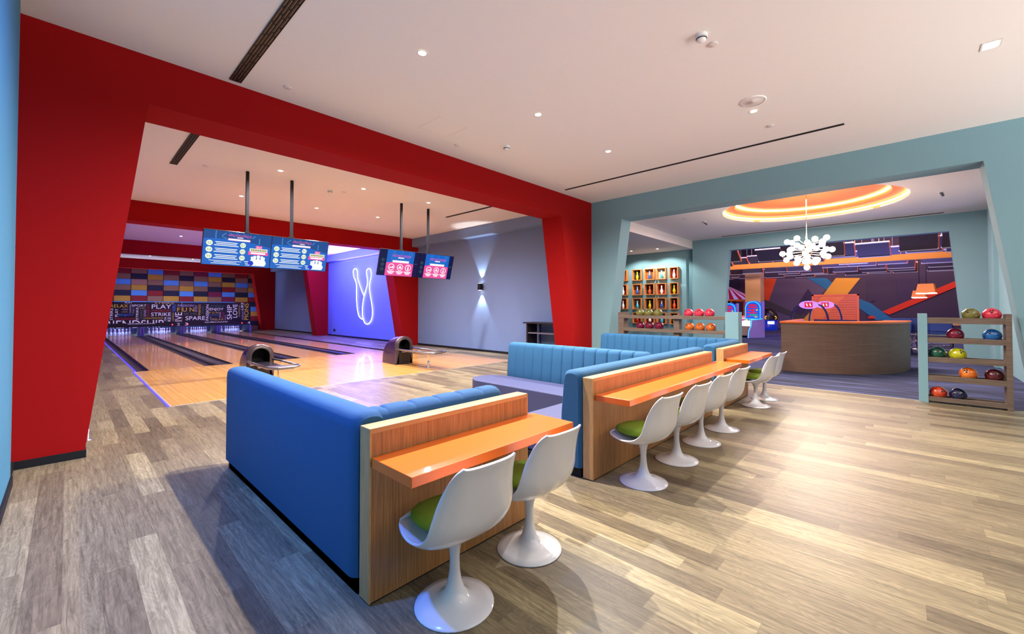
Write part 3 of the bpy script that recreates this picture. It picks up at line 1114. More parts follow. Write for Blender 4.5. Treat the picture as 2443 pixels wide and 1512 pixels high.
def smooth(pts, closed, n=4):
    P = [Vector(p) for p in pts]
    out = []
    L = len(P)
    for i in range(L if closed else L - 1):
        a, b_, c_, d_ = P[(i - 1) % L] if closed or i else P[0], P[i], P[(i + 1) % L], P[(i + 2) % L] if closed or i < L - 2 else P[-1]
        for k in range(n):
            u = k / n
            out.append(.5 * ((2 * b_) + (-a + c_) * u + (2 * a - 5 * b_ + 4 * c_ - d_) * u * u + (-a + 3 * b_ - 3 * c_ + d_) * u ** 3))
    if not closed:
        out.append(P[-1])
    return out


XN = XR - .06
c0 = on_x(620 + .3438 * 715, 560 + .3438 * 430, XN)
t = thing('neon_sign', 'violet neon outline of two crossed bowling pins on the blue wall', 'neon sign', tuple(c0))
for pts, cl in ((N0, True), (N1, False)):
    q = [Vector(on_x(620 + .3438 * p[0], 560 + .3438 * p[1], XN)) - Vector(c0) for p in pts]
    MB().tube(smooth(q, cl), .017, 8, closed=cl).build('neon_tube', M['neon'], t)
br = MB()
for p in (N0[3], N0[8], N0[13], N1[3], N1[8]):
    q = Vector(on_x(620 + .3438 * p[0], 560 + .3438 * p[1], XN)) - Vector(c0)
    br.tube([q, q + Vector((.06, 0, 0))], .012, 6)
br.build('wall_clip', M['chrome'], t)

# up-down wall lamp
t = thing('wall_sconce', 'small black wall lamp throwing light up and down the grey-blue wall', 'wall lamp', (XR, 11.28, 2.36))
bevel(MB().box((-.16, -.075, -.125), (-.04, .075, .125)).build('housing', M['black'], t), .006)
MB().box((-.04, -.05, -.05), (0, .05, .05)).build('wall_mount', M['black'], t)
MB().box((-.145, -.06, .1255), (-.055, .06, .128)).box((-.145, -.06, -.128), (-.055, .06, -.1255)).build('lens', M['lamp'], t)
spot('sconce_up', (XR - .11, 11.28, 2.50), 130, (.8, .92, 1), 60, .5, .02, (math.pi, 0, 0))
spot('sconce_down', (XR - .11, 11.28, 2.22), 150, (.8, .92, 1), 66, .5, .02)
# wall socket low on the neon wall
o = MB().box((XR - .02, 23.5, .27), (XR, 23.7, .4)).build('wall_socket', M['black'])
tag(o, 'small black wall socket low on the blue wall left of the neon pins', 'socket')

# black shelf unit by the right wall
blkw = mat('black_ash', (.018, .014, .018), .4)
t = thing('shelf_unit', 'low black open shelf unit against the grey-blue wall, beside the red pillar', 'shelf', (10.1, 7.95, 0))
bevel(MB().box((-.30, -.80, 1.11), (.28, .80, 1.15)).build('top', blkw, t), .004)
for y in (-.72, .66):
    MB().box((-.24, y, 0), (.24, y + .05, 1.11)).build('side_panel', blkw, t)
MB().box((.1, .42, 0), (.14, .46, 1.11)).build('divider', blkw, t)
MB().box((-.22, -.67, .80), (.2, .66, .83)).build('shelf', mat('grey_shelf_board', srgb(120, 112, 126), .5), t)
MB().box((-.24, -.67, .08), (.22, .66, .12)).build('bottom_board', blkw, t)
# metal post behind the left red column
o = MB().lathe([(.001, 0), (.045, 0), (.045, .01), (.016, .015), (.016, .95), (.001, .96)], (.185, 7.2, 0), 16).build('metal_post', M['silver'])
tag(o, 'slim grey metal post on the floor behind the left red column', 'post')
# ================================================================ BOOTH SEATING
def back_strip(L, thick, h, z0, nch, both=False, side=1, gd=.022):
    """upholstered back running along +X (local), outer face at y=0, inner face towards +Y*side"""
    seams = [L * (k + 1) / (nch + 1) for k in range(nch)] if nch else []
    ss = [0, .01, .025, .05]
    for s in seams:
        ss += [s - .03, s - .014, s - .006, s, s + .006, s + .014, s + .03]
    k = .1
    while k < L - .06:
        if all(abs(k - q) > .02 for q in ss):
            ss.append(k)
        k += .1
    ss += [L - .05, L - .025, L - .01, L]
    ss = sorted(ss)
    tp = thick - .06
    prof_ = [(0, z0, 0), (0, h - .09, 0), (.006, h - .04, 0), (.025, h - .012, .3), (.06, h, .7), (tp * .5, h + .004, 1), (tp - .05, h - .002, 1), (tp - .015, h - .02, 1), (tp, h - .06, 1),
             (tp + (.06) * .35, h - .25, 1), (tp + .04, h - .42, 1), (thick, z0 + .02, 1), (thick - .02, z0, 0)]
    P = []
    for s in ss:
        g = max([math.exp(-((s - q) / .011) ** 2) for q in seams] + [0])
        e = min(s, L - s)
        e_in = .03 * (1 - min(1, e / .05)) ** 2
        row = []
        for y, z, wgt in prof_:
            cy_, cz_ = thick * .45, h * .5
            dy = -(gd * g * wgt) * (1 if y > thick * .3 else 0)
            dz = -(gd * .6 * g * wgt) if z > h - .05 else 0
            yy = y + dy
            yy = cy_ + (yy - cy_) * (1 - e_in / .12) if e_in else yy
            zz = z + dz
            if e_in and z > h - .2:
                zz -= e_in
            row.append((s, yy * side, zz))
        P.append(row)
    mb_ = MB()
    n = len(prof_)
    P2 = [r + [r[0]] for r in P]
    mb_.grid(P2, n + 1, len(P2))
    for r in (P[0], P[-1]):
        mb_.add(r, [tuple(range(n))])
    return mb_


def xf(mb_, mtx):
    mb_.v = [tuple(mtx @ Vector(p)) for p in mb_.v]
    return mb_


def seat_poly(poly, z0=.1, z1=.45):
    return MB().prism(poly, 'z', z0, z1)


def rounded_strip(x0, x1, y0, y1, n=10):
    """strip along Y whose far end (y1) is a half disc"""
    r = (x1 - x0) / 2
    pts = [(x0, y0), (x1, y0), (x1, y1 - r)]
    for k in range(1, n):
        a = math.pi * k / n
        pts.append(((x0 + x1) / 2 + r * math.cos(a), y1 - r + r * math.sin(a)))
    pts.append((x0, y1 - r))
    return pts


plinthm = M['black']
RZ = Matrix.Rotation


def Tm(x, y, rot=0):
    return Matrix.Translation((x, y, 0)) @ Matrix.Rotation(rot, 4, 'Z')


# booth A : L-shaped, near
ZB = 1.0
t = thing('booth_sofa', 'nearest blue upholstered L-shaped booth sofa with plain bright blue end', 'sofa', (1.1, 2.24, 0), 0, 'blue booth sofas')
xf(back_strip(2.75, .27, ZB, .095, 0, side=-1), Tm(0, 0, math.pi / 2)).build('side_back', M['bluefab'], t)
xf(back_strip(1.16, .25, ZB, .095, 5), Tm(.03, 0)).build('rear_back', M['bluefab'], t)
bevel(seat_poly([(.26, .24), (1.14, .24), (1.14, .78), (.80, .78), (.80, 2.72), (.26, 2.72)]).build('seat_cushion', M['seatfab'], t), .03, 3)
MB().box((.03, .01, 0), (.22, 2.72, .1)).box((.03, .01, 0), (1.14, .68, .1)).box((.03, .01, 0), (.7, 2.68, .1)).build('plinth', plinthm, t)
# booth B
t = thing('booth_sofa', 'middle blue ribbed booth sofa with slate seat, behind the long orange counter', 'sofa', (3.30, 2.22, 0), 0, 'blue booth sofas')
xf(back_strip(3.33, .27, ZB, .095, 0), Tm(0, 0)).build('rear_back', M['bluefab'], t)
xf(back_strip(2.5, .27, ZB + .01, .12, 12), Tm(2.08, .24, math.pi / 2)).build('middle_back', M['bluefab'], t)
bevel(seat_poly([(.05, .26), (1.82, .26), (1.82, .82), (.05, .82)]).build('seat_cushion', M['seatfab'], t), .03, 3)
bevel(seat_poly(rounded_strip(1.16, 1.82, .83, 3.05)).build('seat_cushion', M['seatfab'], t), .03, 3)
bevel(seat_poly([(2.10, .26), (3.28, .26), (3.28, .82), (2.74, .82), (2.74, 2.6), (2.10, 2.6)]).build('seat_cushion', M['seatfab'], t), .03, 3)
MB().box((.03, .02, 0), (3.3, .76, .1)).box((1.22, .5, 0), (2.68, 2.6, .12)).build('plinth', plinthm, t)
# booth C
t = thing('booth_sofa', 'farthest dark blue ribbed booth sofa in front of the left ball rack', 'sofa', (7.14, 2.22, 0), 0, 'blue booth sofas')
xf(back_strip(1.42, .27, ZB, .095, 0), Tm(0, 0)).build('rear_back', M['bluefab'], t)
xf(back_strip(2.95, .27, ZB, .12, 15), Tm(1.74, .1, math.pi / 2)).build('side_back', M['bluefab'], t)
bevel(seat_poly([(.05, .26), (1.46, .26), (1.46, 3.0), (.90, 3.0), (.90, .82), (.05, .82)]).build('seat_cushion', M['seatfab'], t), .03, 3)
MB().box((.03, .02, 0), (1.4, .76, .1)).box((.96, .5, 0), (1.7, 3.0, .12)).build('plinth', plinthm, t)

# oak partitions with orange counters
for i, (x0, x1, cx0, cx1, cy, lab, lab2) in enumerate([
        (1.125, 2.42, 1.135, 2.47, 1.725, 'nearest oak partition panel at the back of the near booth sofa', 'nearest orange counter shelf with two white chairs'),
        (3.33, 6.61, 3.37, 6.80, 1.76, 'long oak partition panel behind the middle booth sofa', 'long orange counter shelf in the middle, with four white chairs'),
        (7.14, 8.55, 7.20, 8.72, 1.76, 'farthest and shortest oak partition panel near the brown curved desk', 'farthest orange counter shelf with two white chairs')]):
    t = thing('partition_panel', lab, 'partition', ((x0 + x1) / 2, 2.17, 0), 0, 'oak partitions behind the sofas')
    hw = (x1 - x0) / 2
    MB().box((-hw + .002, -.058, .012), (hw - .002, .045, .918)).build('core', M['oak'], t)
    bevel(MB().box((-hw, -.06, .915), (hw, .048, .945)).build('top_edge', M['oakcut'], t), .003)
    bevel(MB().box((-hw, -.0605, .01), (-hw + .012, .047, .916)).box((hw - .012, -.0605, .01), (hw, .047, .916)).build('end_edge', M['oakcut'], t), .002)
    MB().box((-hw + .02, -.05, 0), (hw - .02, .04, .012)).build('foot', M['black'], t)
    o = MB().box((cx0, cy, .735), (cx1, 2.108, .79)).build('counter_shelf', M['orange'])
    bevel(o, .003)
    tag(o, lab2, 'counter', 'orange counters')


# ================================================================ CHAIRS
def cat(pts, u):
    """catmull interpolation of keyed rows"""
    ks = [p[0] for p in pts]
    i = max(0, min(len(ks) - 2, sum(1 for k in ks if k <= u) - 1))
    f = (u - ks[i]) / (ks[i + 1] - ks[i])
    a, b_, c_, d_ = pts[max(i - 1, 0)], pts[i], pts[i + 1], pts[min(i + 2, len(pts) - 1)]
    return [.5 * ((2 * b_[j]) + (-a[j] + c_[j]) * f + (2 * a[j] - 5 * b_[j] + 4 * c_[j] - d_[j]) * f * f + (-a[j] + 3 * b_[j] - 3 * c_[j] + d_[j]) * f ** 3) for j in range(1, len(b_))]


SH = [(0, .250, .447, .150, .004, -.05), (.08, .222, .44, .212, .004, -.02), (.2, .14, .42, .245, .014, 0), (.34, .04, .398, .260, .028, .0), (.47, -.07, .394, .264, .055, .0),
      (.57, -.155, .422, .264, .085, .015), (.67, -.205, .49, .254, .10, .035), (.78, -.232, .595, .234, .07, .045), (.89, -.258, .72, .208, .036, .035), (.96, -.278, .80, .186, .018, .015), (1.0, -.292, .832, .162, .016, .0)]


def shell_mesh():
    nu, nv = 21, 30
    P = []
    for j in range(nv):
        v = j / (nv - 1)
        y, z, w_, ri, fw = cat(SH, v)
        row = []
        for i in range(nu):
            u = -1 + 2 * i / (nu - 1)
            k = abs(u) ** 2.3
            row.append((w_ * math.sin(u * math.pi / 2 * .92) / math.sin(math.pi / 2 * .92), y + fw * k, z + ri * k))
        P.append(row)
    return MB().grid(P, nu, nv)


def make_chair(loc, rz, label):
    t = thing('tulip_chair', label, 'chair', loc, rz, 'white tulip chairs at the orange counters')
    o = shell_mesh().build('shell', M['white'], t)
    s = o.modifiers.new('thick', 'SOLIDIFY')
    s.thickness = .014
    s.offset = -1
    b_ = o.modifiers.new('bevel', 'BEVEL')
    b_.width = .005
    b_.segments = 2
    b_.limit_method = 'ANGLE'
    b_.angle_limit = math.radians(50)
    # cushion follows the shell
    P = []
    nu, nv = 17, 15
    for j in range(nv):
        row = []
        for i in range(nu):
            a = 2 * math.pi * i / (nu - 1)
            r = j / (nv - 1)
            rr = math.sin(r * math.pi)
            zz = math.cos(r * math.pi)
            ca, sa = math.cos(a), math.sin(a)
            sx = math.copysign(abs(ca) ** .8, ca) * rr ** .5 * .192
            sy = math.copysign(abs(sa) ** .8, sa) * rr ** .5 * .185
            k = (abs(sx) / .24) ** 2.3
            row.append((sx * 1.08, .045 + sy * 1.05, .462 + .045 * zz * (1 if zz > 0 else .8) + .03 * k + .012 * (sy / .18) ** 2))
        P.append(row)
    MB().grid(P, nu, nv).build('seat_cushion', M['green'], t)
    MB().lathe([(.001, 0), (.212, 0), (.215, .004), (.212, .009), (.17, .018), (.12, .030), (.08, .050), (.052, .085), (.036, .135), (.028, .19), (.0265, .245), (.031, .30), (.045, .345), (.07, .375), (.1, .388), (.001, .392)], n=40).build('pedestal_base', M['white'], t)
    return t


CH = [(1.46, 1.80, -3, 'nearest white tulip chair with green cushion at the near orange counter'),
      (2.13, 1.845, -2, 'second white tulip chair with green cushion, right end of the near counter'),
      (3.655, 1.775, -7, 'white tulip chair with green cushion, nearest of four at the long counter'),
      (4.42, 1.775, -6, 'second of four white tulip chairs at the long orange counter'),
      (5.19, 1.79, -6, 'third of four white tulip chairs at the long orange counter'),
      (5.95, 1.79, -6, 'farthest of four white tulip chairs at the long orange counter'),
      (7.74, 1.80, -6, 'nearer of two white tulip chairs at the farthest orange counter'),
      (8.42, 1.82, -6, 'farthest white tulip chair, beside the brown curved desk')]
c0_ = None
for x, y, a, lab in CH:
    if c0_ is None:
        c0_ = make_chair((x, y, 0), math.radians(a), lab)
    else:
        dup(c0_, (x, y, 0), math.radians(a), lab)

# ================================================================ BALL RACKS
holem = mat('finger_hole', (.005, .005, .005), .6, noise=0)


def ball_mat(n, c1, c2):
    m = bpy.data.materials.new(n)
    t, b = nt(m)
    tc = t.nodes.new('ShaderNodeTexCoord')
    ns = t.nodes.new('ShaderNodeTexNoise')
    ns.inputs['Scale'].default_value = 9
    ns.inputs['Detail'].default_value = 6
    ns.inputs['Distortion'].default_value = 1.5
    t.links.new(tc.outputs['Object'], ns.inputs['Vector'])
    t.links.new(ramp(t, ns.outputs['Fac'], [(.38, c1), (.62, c2)]), b.inputs['Base Color'])
    b.inputs['Roughness'].default_value = .12
    b.inputs['Coat Weight'].default_value = .6
    return m


BM = {'olive': ball_mat('olive_swirl', srgb(84, 84, 34), srgb(128, 122, 60)), 'maroon': ball_mat('maroon_swirl', srgb(70, 6, 28), srgb(120, 14, 50)),
      'pink': ball_mat('pink_swirl', srgb(190, 30, 52), srgb(216, 60, 84)), 'orange': ball_mat('orange_swirl', srgb(166, 74, 22), srgb(200, 104, 40)),
      'blue': ball_mat('blue_swirl', srgb(8, 60, 120), srgb(20, 100, 170)), 'green': ball_mat('green_swirl', srgb(6, 50, 40), srgb(20, 84, 64)),
      'yellow': ball_mat('yellow_swirl', srgb(150, 150, 14), srgb(196, 190, 30)), 'brightorange': ball_mat('bright_orange_swirl', srgb(190, 80, 20), srgb(230, 130, 50)),
      'dark': ball_mat('dark_red_swirl', srgb(36, 6, 14), srgb(96, 24, 36)), 'redorange': ball_mat('red_orange_swirl', srgb(170, 30, 14), srgb(205, 80, 40)),
      'black': ball_mat('black_swirl', srgb(8, 8, 24), srgb(40, 40, 80))}
BR = .1085


def hole_geo():
    m = []
    for a, e in ((0, 0), (16, 8), (16, -8)):
        a_, e_ = math.radians(a), math.radians(e)
        d = Vector((-math.cos(a_) * math.cos(e_), math.sin(e_) * math.cos(a_), math.sin(a_)))
        mt = Matrix.Translation(d * (BR - .0005)) @ d.to_track_quat('Z', 'Y').to_matrix().to_4x4()
        m.append(MB().lathe([(.001, .0015), (.0125, .0012), (.0135, -.001)], (0, 0, 0), 14, 0, mt))
    return m


def ball(y, z, x, key, label, rx=0, grp=None):
    o = MB().sphere((0, 0, 0), BR, 28).build('bowling_ball', BM[key], loc=(x, y, z + BR))
    for h_ in hole_geo():
        h_.build('finger_hole', holem, o)
    o.rotation_euler = (rx, .35, rx * .7)
    tag(o, label, 'bowling ball', grp)
    return o


def rack(name, label, y0, y1, x, posts, levels, h=1.49, depth=.26):
    """posts: list of (ya, yb, mat, xa, xb)"""
    t = thing(name, label, 'ball rack', (x, (y0 + y1) / 2, 0), 0, 'bowling ball racks')
    ym = (y0 + y1) / 2
    for ya, yb, m_, xa, xb, hh in posts:
        bevel(MB().box((xa - x, ya - ym, 0), (xb - x, yb - ym, hh)).build('post', m_, t), .003)
    for za, zb in levels:
        mb_ = MB()
        mb_.box((-.0, y0 - ym, za), (.035, y1 - ym, zb))           # front rail
        mb_.box((depth - .035, y0 - ym, za), (depth, y1 - ym, zb))  # rear rail
        mb_.box((.035, y0 - ym, za), (depth - .035, y1 - ym, za + .02))
        bevel(mb_.build('shelf', M['taupe'], t), .002)
    return t


lev = [(1.335, 1.43), (1.01, 1.095), (.685, .77), (.37, .46), (.03, .105)]
rack('ball_rack', 'right wooden ball rack of five shelves with a pale teal left post', -1.14, -.26, 10.0,
     [(-.27, -.155, M['teal'], 9.99, 10.27, 1.50), (-1.20, -1.135, M['taupe'], 9.99, 10.27, 1.50)], lev)
rgt = [(2317, 0, 'olive', 'olive green ball on the top shelf of the right rack'), (2367, 0, 'pink', 'pink red ball on the top shelf of the right rack'),
       (2279, 1, 'maroon', 'maroon ball on the second shelf of the right rack'), (2367, 1, 'blue', 'blue ball on the second shelf of the right rack'),
       (2236, 2, 'green', 'dark green ball on the middle shelf of the right rack'), (2284, 2, 'yellow', 'yellow ball on the middle shelf of the right rack'),
       (2308, 3, 'brightorange', 'orange ball on the fourth shelf of the right rack'), (2370, 3, 'dark', 'dark red speckled ball on the fourth shelf of the right rack'),
       (2236, 4, 'redorange', 'red orange ball on the bottom shelf of the right rack'), (2283, 4, 'black', 'black ball on the bottom shelf of the right rack')]
for i, (px, l, k, lab) in enumerate(rgt):
    y = on_x(px, 800, 10.13)[1]
    ball(y, lev[l][1] - .052, 10.13, k, lab, (i * 37 % 11) * .12 - .6, 'balls on the right rack')
levL = [(1.325, 1.405), (.995, 1.075), (.66, .745), (.36, .44), (.03, .105)]
rack('ball_rack', 'left wooden ball rack behind the farthest sofa, wide teal post at its right end', 2.93, 5.42, 10.06,
     [(2.66, 2.93, M['teal'], 10.05, 10.33, 1.50), (5.41, 5.57, M['taupe'], 10.05, 10.33, 1.48), (3.98, 4.12, M['taupe'], 10.12, 10.30, 1.42)], levL)
pos = ['left', 'middle', 'right']
for row, (z, sets) in enumerate([(0, [((1527, 1548, 1570), 'olive', 'olive green'), ((1643, 1668, 1693), 'pink', 'pink red')]),
                                 (1, [((1528, 1550, 1573), 'maroon', 'maroon'), ((1645, 1670, 1696), 'orange', 'burnt orange')])]):
    for pxs, k, nm in sets:
        for j, px in enumerate(pxs):
            y = on_x(px, 760, 10.19)[1]
            ball(y, levL[z][1] - .045, 10.19, k, '%s ball, %s one of its three, on the %s shelf of the left rack' % (nm, pos[j], 'top' if z == 0 else 'second'), j * .5 - .4, nm + ' balls on the left rack')

# ================================================================ CEILING FIXTURES
LW_ = [('main', x, y) for x, y in MAIN_LAMPS] + [('lane', x, y) for x, y in LANE_LAMPS + FAR_LAMPS]
labs = ['round ceiling downlight nearest the black slotted vent, brightest in the room', 'round ceiling downlight in the middle of the main ceiling',
        'round ceiling downlight nearest the corner of the red and teal frames', 'round ceiling downlight beside the flat ceiling speaker',
        'lane ceiling downlight right of the leftmost hanging pole', 'lane ceiling downlight between the two pairs of monitor poles', 'lane ceiling downlight above the rightmost monitor pole',
        'lane ceiling downlight left of the leftmost monitor pole', 'second-row lane ceiling downlight right of the second pole', 'second-row lane ceiling downlight left of the third monitor pole',
        'small downlight in the violet lit ceiling bay', 'small downlight farthest away, above the leftmost lane', 'small downlight farthest away, left of the leftmost monitor']
d0 = None
for i, (k, x, y) in enumerate(LW_):
    if d0 is None:
        t = thing('downlight', labs[i], 'ceiling light', (x, y, CZ), 0, 'round ceiling downlights')
        MB().lathe([(.066, -.004), (.058, -.008), (.046, -.003)], n=28).build('rim', M['lamprim'], t)
        MB().lathe([(.046, -.0035), (.001, -.0035)], n=28, smooth=False).build('lens', M['lamp'], t)
        d0 = t
    else:
        dup(d0, (x, y, CZ), 0, labs[i])
t = thing('square_downlight', 'square recessed twin ceiling light at the upper right', 'ceiling light', (7.07, -.74, CZ))
MB().box((-.1, -.08, -.006), (.1, -.066, 0)).box((-.1, .066, -.006), (.1, .08, 0)).box((-.1, -.066, -.006), (-.086, .066, 0)).box((.086, -.066, -.006), (.1, .066, 0)).build('rim', M['lamprim'], t)
MB().box((-.07, -.05, -.004), (.07, -.008, -.001)).box((-.07, .008, -.004), (.07, .05, -.001)).build('lens', M['lamp'], t)
detm = M['whitepaint']


def detector(x, y, label, z=CZ):
    t = thing('smoke_detector', label, 'smoke detector', (x, y, z), 0, 'ceiling smoke detectors')
    MB().lathe([(.062, 0), (.062, -.03), (.058, -.034), (.052, -.034)], n=28).build('base', detm, t)
    MB().lathe([(.05, -.034), (.048, -.062), (.036, -.074), (.001, -.076)], n=28).build('dome', detm, t)
    MB().tube([(.051 * math.cos(a), .051 * math.sin(a), -.047) for a in [2 * math.pi * k / 24 for k in range(24)]], .005, 6, closed=True).build('vent_slot', M['black'], t)


detector(4.66, 1.57, 'white smoke detector at the top of the main ceiling')
detector(5.46, 5.27, 'smoke detector hanging near the red beam of the main ceiling')
detector(4.49, 10.5, 'small smoke detector on the lane ceiling between the monitor poles')
plm = mat('sprinkler_plate', srgb(214, 204, 200), .6, noise=0)
for x, y, z, lab in [(4.91, 1.53, CZ, 'flat round sprinkler plate beside the white smoke detector'), (7.77, 1.56, CZ, 'flat round sprinkler plate above the long black ceiling slot'),
                     (4.8, 5.87, CZ, 'flat round sprinkler plate near the middle of the red beam'), (1.98, 5.98, CZ, 'flat round sprinkler plate right of the black slotted vent'),
                     (4.79, 10.4, CZ, 'small sprinkler plate on the lane ceiling beside the smoke detector'), (1.93, 10.55, CZ, 'small sprinkler plate on the lane ceiling near the short black vent'),
                     (8.02, 5.95, CZ, 'flat round sprinkler plate at the left end of the black ceiling slot'),
                     (14.0, 5.3, CZ, 'sprinkler plate on the lobby ceiling left of the orange ring')]:
    o = MB().lathe([(.052, 0), (.05, -.012), (.044, -.016), (.001, -.016)], (0, 0, 0), 24).build('sprinkler_plate', plm, loc=(x, y, z))
    tag(o, lab, 'sprinkler', 'ceiling sprinkler plates')
t = thing('ceiling_speaker', 'large flat round white speaker on the right of the main ceiling', 'speaker', (6.67, 1.55, CZ))
MB().lathe([(.17, 0), (.17, -.008), (.155, -.012)], n=40).build('rim', detm, t)
MB().lathe([(.155, -.007), (.012, -.007), (.01, -.012), (.001, -.012)], n=40).build('grille', mat('speaker_grille', srgb(216, 208, 206), .7, noise=.02, nscale=400), t)


def slotvent(x, ya, yb, wd, n, label, brown=False):
    t = thing('slot_vent', label, 'air vent', (x, (ya + yb) / 2, CZ), 0, 'black linear ceiling vents')
    L = (yb - ya) / 2
    MB().box((-wd / 2, -L, -.004), (wd / 2, L, -.0005)).build('backing', M['vent'], t)
    bl = MB()
    for k in range(n + 1):
        u = -wd / 2 + wd * k / n
        bl.box((u - .0035, -L, -.014), (u + .0035, L, -.001))
    bl.box((-wd / 2 - .003, -L - .004, -.014), (wd / 2 + .003, -L, -.001)).box((-wd / 2 - .003, L, -.014), (wd / 2 + .003, L + .004, -.001))
    bl.build('frame', M['vent'], t)
    if brown:
        random.seed(4)
        b2 = MB()
        for k in range(n):
            yy = -L + random.random() * .2
            while yy < L - .1:
                ln = .15 + random.random() * .14
                u = -wd / 2 + wd * (k + .5) / n
                b2.box((u - wd / n * .25, yy, -.012), (u + wd / n * .2, min(yy + ln, L), -.006))
                yy += ln + .03
        b2.build('blade', M['ventbrown'], t)


slotvent(1.455, 3.3, 6.30, .125, 4, 'wide black slotted vent at the upper left of the ceiling', True)
slotvent(1.45, 7.6, 10.88, .115, 3, 'short black vent on the lane ceiling behind the red beam')
slotvent(8.49, .68, 6.15, .045, 1, 'long thin black ceiling slot parallel to the teal beam')
slotvent(8.42, 7.6, 10.85, .07, 1, 'thin black slot on the lane ceiling above the grey-blue wall')
slotvent(18.55, -.9, 5.5, .05, 1, 'thin dark slot on the lobby ceiling along the far teal wall')
st('trim_9', MB().box((3.9, 5.2, CZ - .002), (4.45, 5.205, CZ)).box((3.9, 5.75, CZ - .002), (4.45, 5.755, CZ)).box((3.9, 5.2, CZ - .002), (3.905, 5.755, CZ)).box((4.445, 5.2, CZ - .002), (4.45, 5.755, CZ)), plm)
for (x, y), lab in (((17.83, 7.95), 'niche ceiling spotlight nearer the teal wall corner'), ((17.71, 9.13), 'niche ceiling spotlight at the left above the boxed pins')):
    dup(d0, (x, y, 4.2), 0, lab, 'niche spotlights')


def projector_light(px, py, label):
    p = on_z(px, py, CZ)
    t = thing('ceiling_spotlight', label, 'spotlight', (p[0], p[1], CZ), 0, 'small adjustable spotlights on the lobby ceiling')
    MB().lathe([(.05, 0), (.05, -.02), (.001, -.02)], n=16).build('base', detm, t)
    MB().tube([(0, 0, -.02), (.1, -.04, -.09)], .03, 10).build('head', mat('dark_grey_metal', (.08, .08, .1), .4), t)


projector_light(1681, 529, 'small spotlight on the lobby ceiling left of the orange ring')
projector_light(2245, 457, 'small spotlight on the lobby ceiling right of the orange ring')
# ================================================================ LOBBY
CX_, CY_ = 14.45, 2.03
t = thing('chandelier', 'chandelier of many glowing white globes under the orange ceiling ring', 'chandelier', (CX_, CY_, 3.22))
MB().lathe([(.001, 1.67), (.07, 1.67), (.07, 1.64), (.001, 1.63)], n=20).build('ceiling_cap', M['brass'], t)
MB().tube([(0, 0, .50), (0, 0, 1.64)], .009, 8).build('hanging_rod', M['brass'], t)
arms = MB().tube([(0, 0, -.4), (0, 0, .50)], .012, 8)
globes = []
for n, R_, z_, a0 in ((7, .47, .30, .1), (6, .36, .12, .5), (8, .58, -.02, .2), (7, .50, -.19, .6), (6, .26, -.30, .3)):
    for k in range(n):
        a = a0 + 2 * math.pi * k / n
        globes.append((R_ * math.cos(a), R_ * math.sin(a), z_ + .03 * math.sin(3 * a)))
globes.append((0, 0, -.47))
for p in globes:
    arms.tube([(0, 0, p[2] * .45), p], .007, 6)
for s_ in (-1, 1):
    arms.tube([(0, 0, .5), (s_ * .16, 0, .36), (0, 0, .2)], .007, 6)
arms.build('frame', M['brass'], t)
g0 = None
for p in globes:
    if g0 is None:
        g0 = MB().sphere((0, 0, 0), .075, 16).build('globe', M['globe'], t, loc=p)
    else:
        c = g0.copy()
        COL.objects.link(c)
        c.parent = t
        c.location = p

# curved reception desk
t = thing('reception_desk', 'brown reception desk with rounded end and bright orange top', 'desk', (14.0, 1.2, 0))


def desk_out(off=0.0):
    a_, b_ = 2.92 + off, 2.37 + off
    pts = [(15.42, 2.28), (12.5 - off, 2.28)]
    for k in range(1, 25):
        th = math.pi + math.pi / 2 * k / 24
        ca, sa = math.cos(th), math.sin(th)
        pts.append((15.42 + a_ * math.copysign(abs(ca) ** (2 / 2.25), ca), 2.28 + b_ * math.copysign(abs(sa) ** (2 / 2.25), sa)))
    return pts


def desk_solid(off, z0, z1, inner):
    out = desk_out(off)
    inn = []
    for k in range(24, 0, -1):
        th = math.pi + math.pi / 2 * k / 24
        ca, sa = math.cos(th), math.sin(th)
        a_, b_ = 2.92 - inner, 2.37 - inner
        inn.append((15.42 + a_ * math.copysign(abs(ca) ** (2 / 2.25), ca), 2.28 + b_ * math.copysign(abs(sa) ** (2 / 2.25), sa)))
    poly = [out[1]] + out[2:] + inn + [(12.5 + inner, 2.28)]
    return MB().prism([(p[0] - 14.0, p[1] - 1.2) for p in poly], 'z', z0, z1)


bevel(desk_solid(0, .0, 1.21, .12).build('front_panel', M['desk'], t), .002)
desk_solid(.035, 1.21, 1.255, .5).build('desk_top', M['orange'], t)
MB().box((12.5 - 14.0, 2.28 - 1.2, 0), (15.4 - 14, 2.32 - 1.2, 1.21)).build('side_panel', M['desk'], t)
MB().box((12.5 - 14.0 - .03, 2.26 - 1.2, 1.21), (15.4 - 14, 2.34 - 1.2, 1.255)).build('desk_return_top', M['orange'], t)
desk_solid(-.12, .78, .82, .9).build('inner_counter', M['whitepaint'], t)

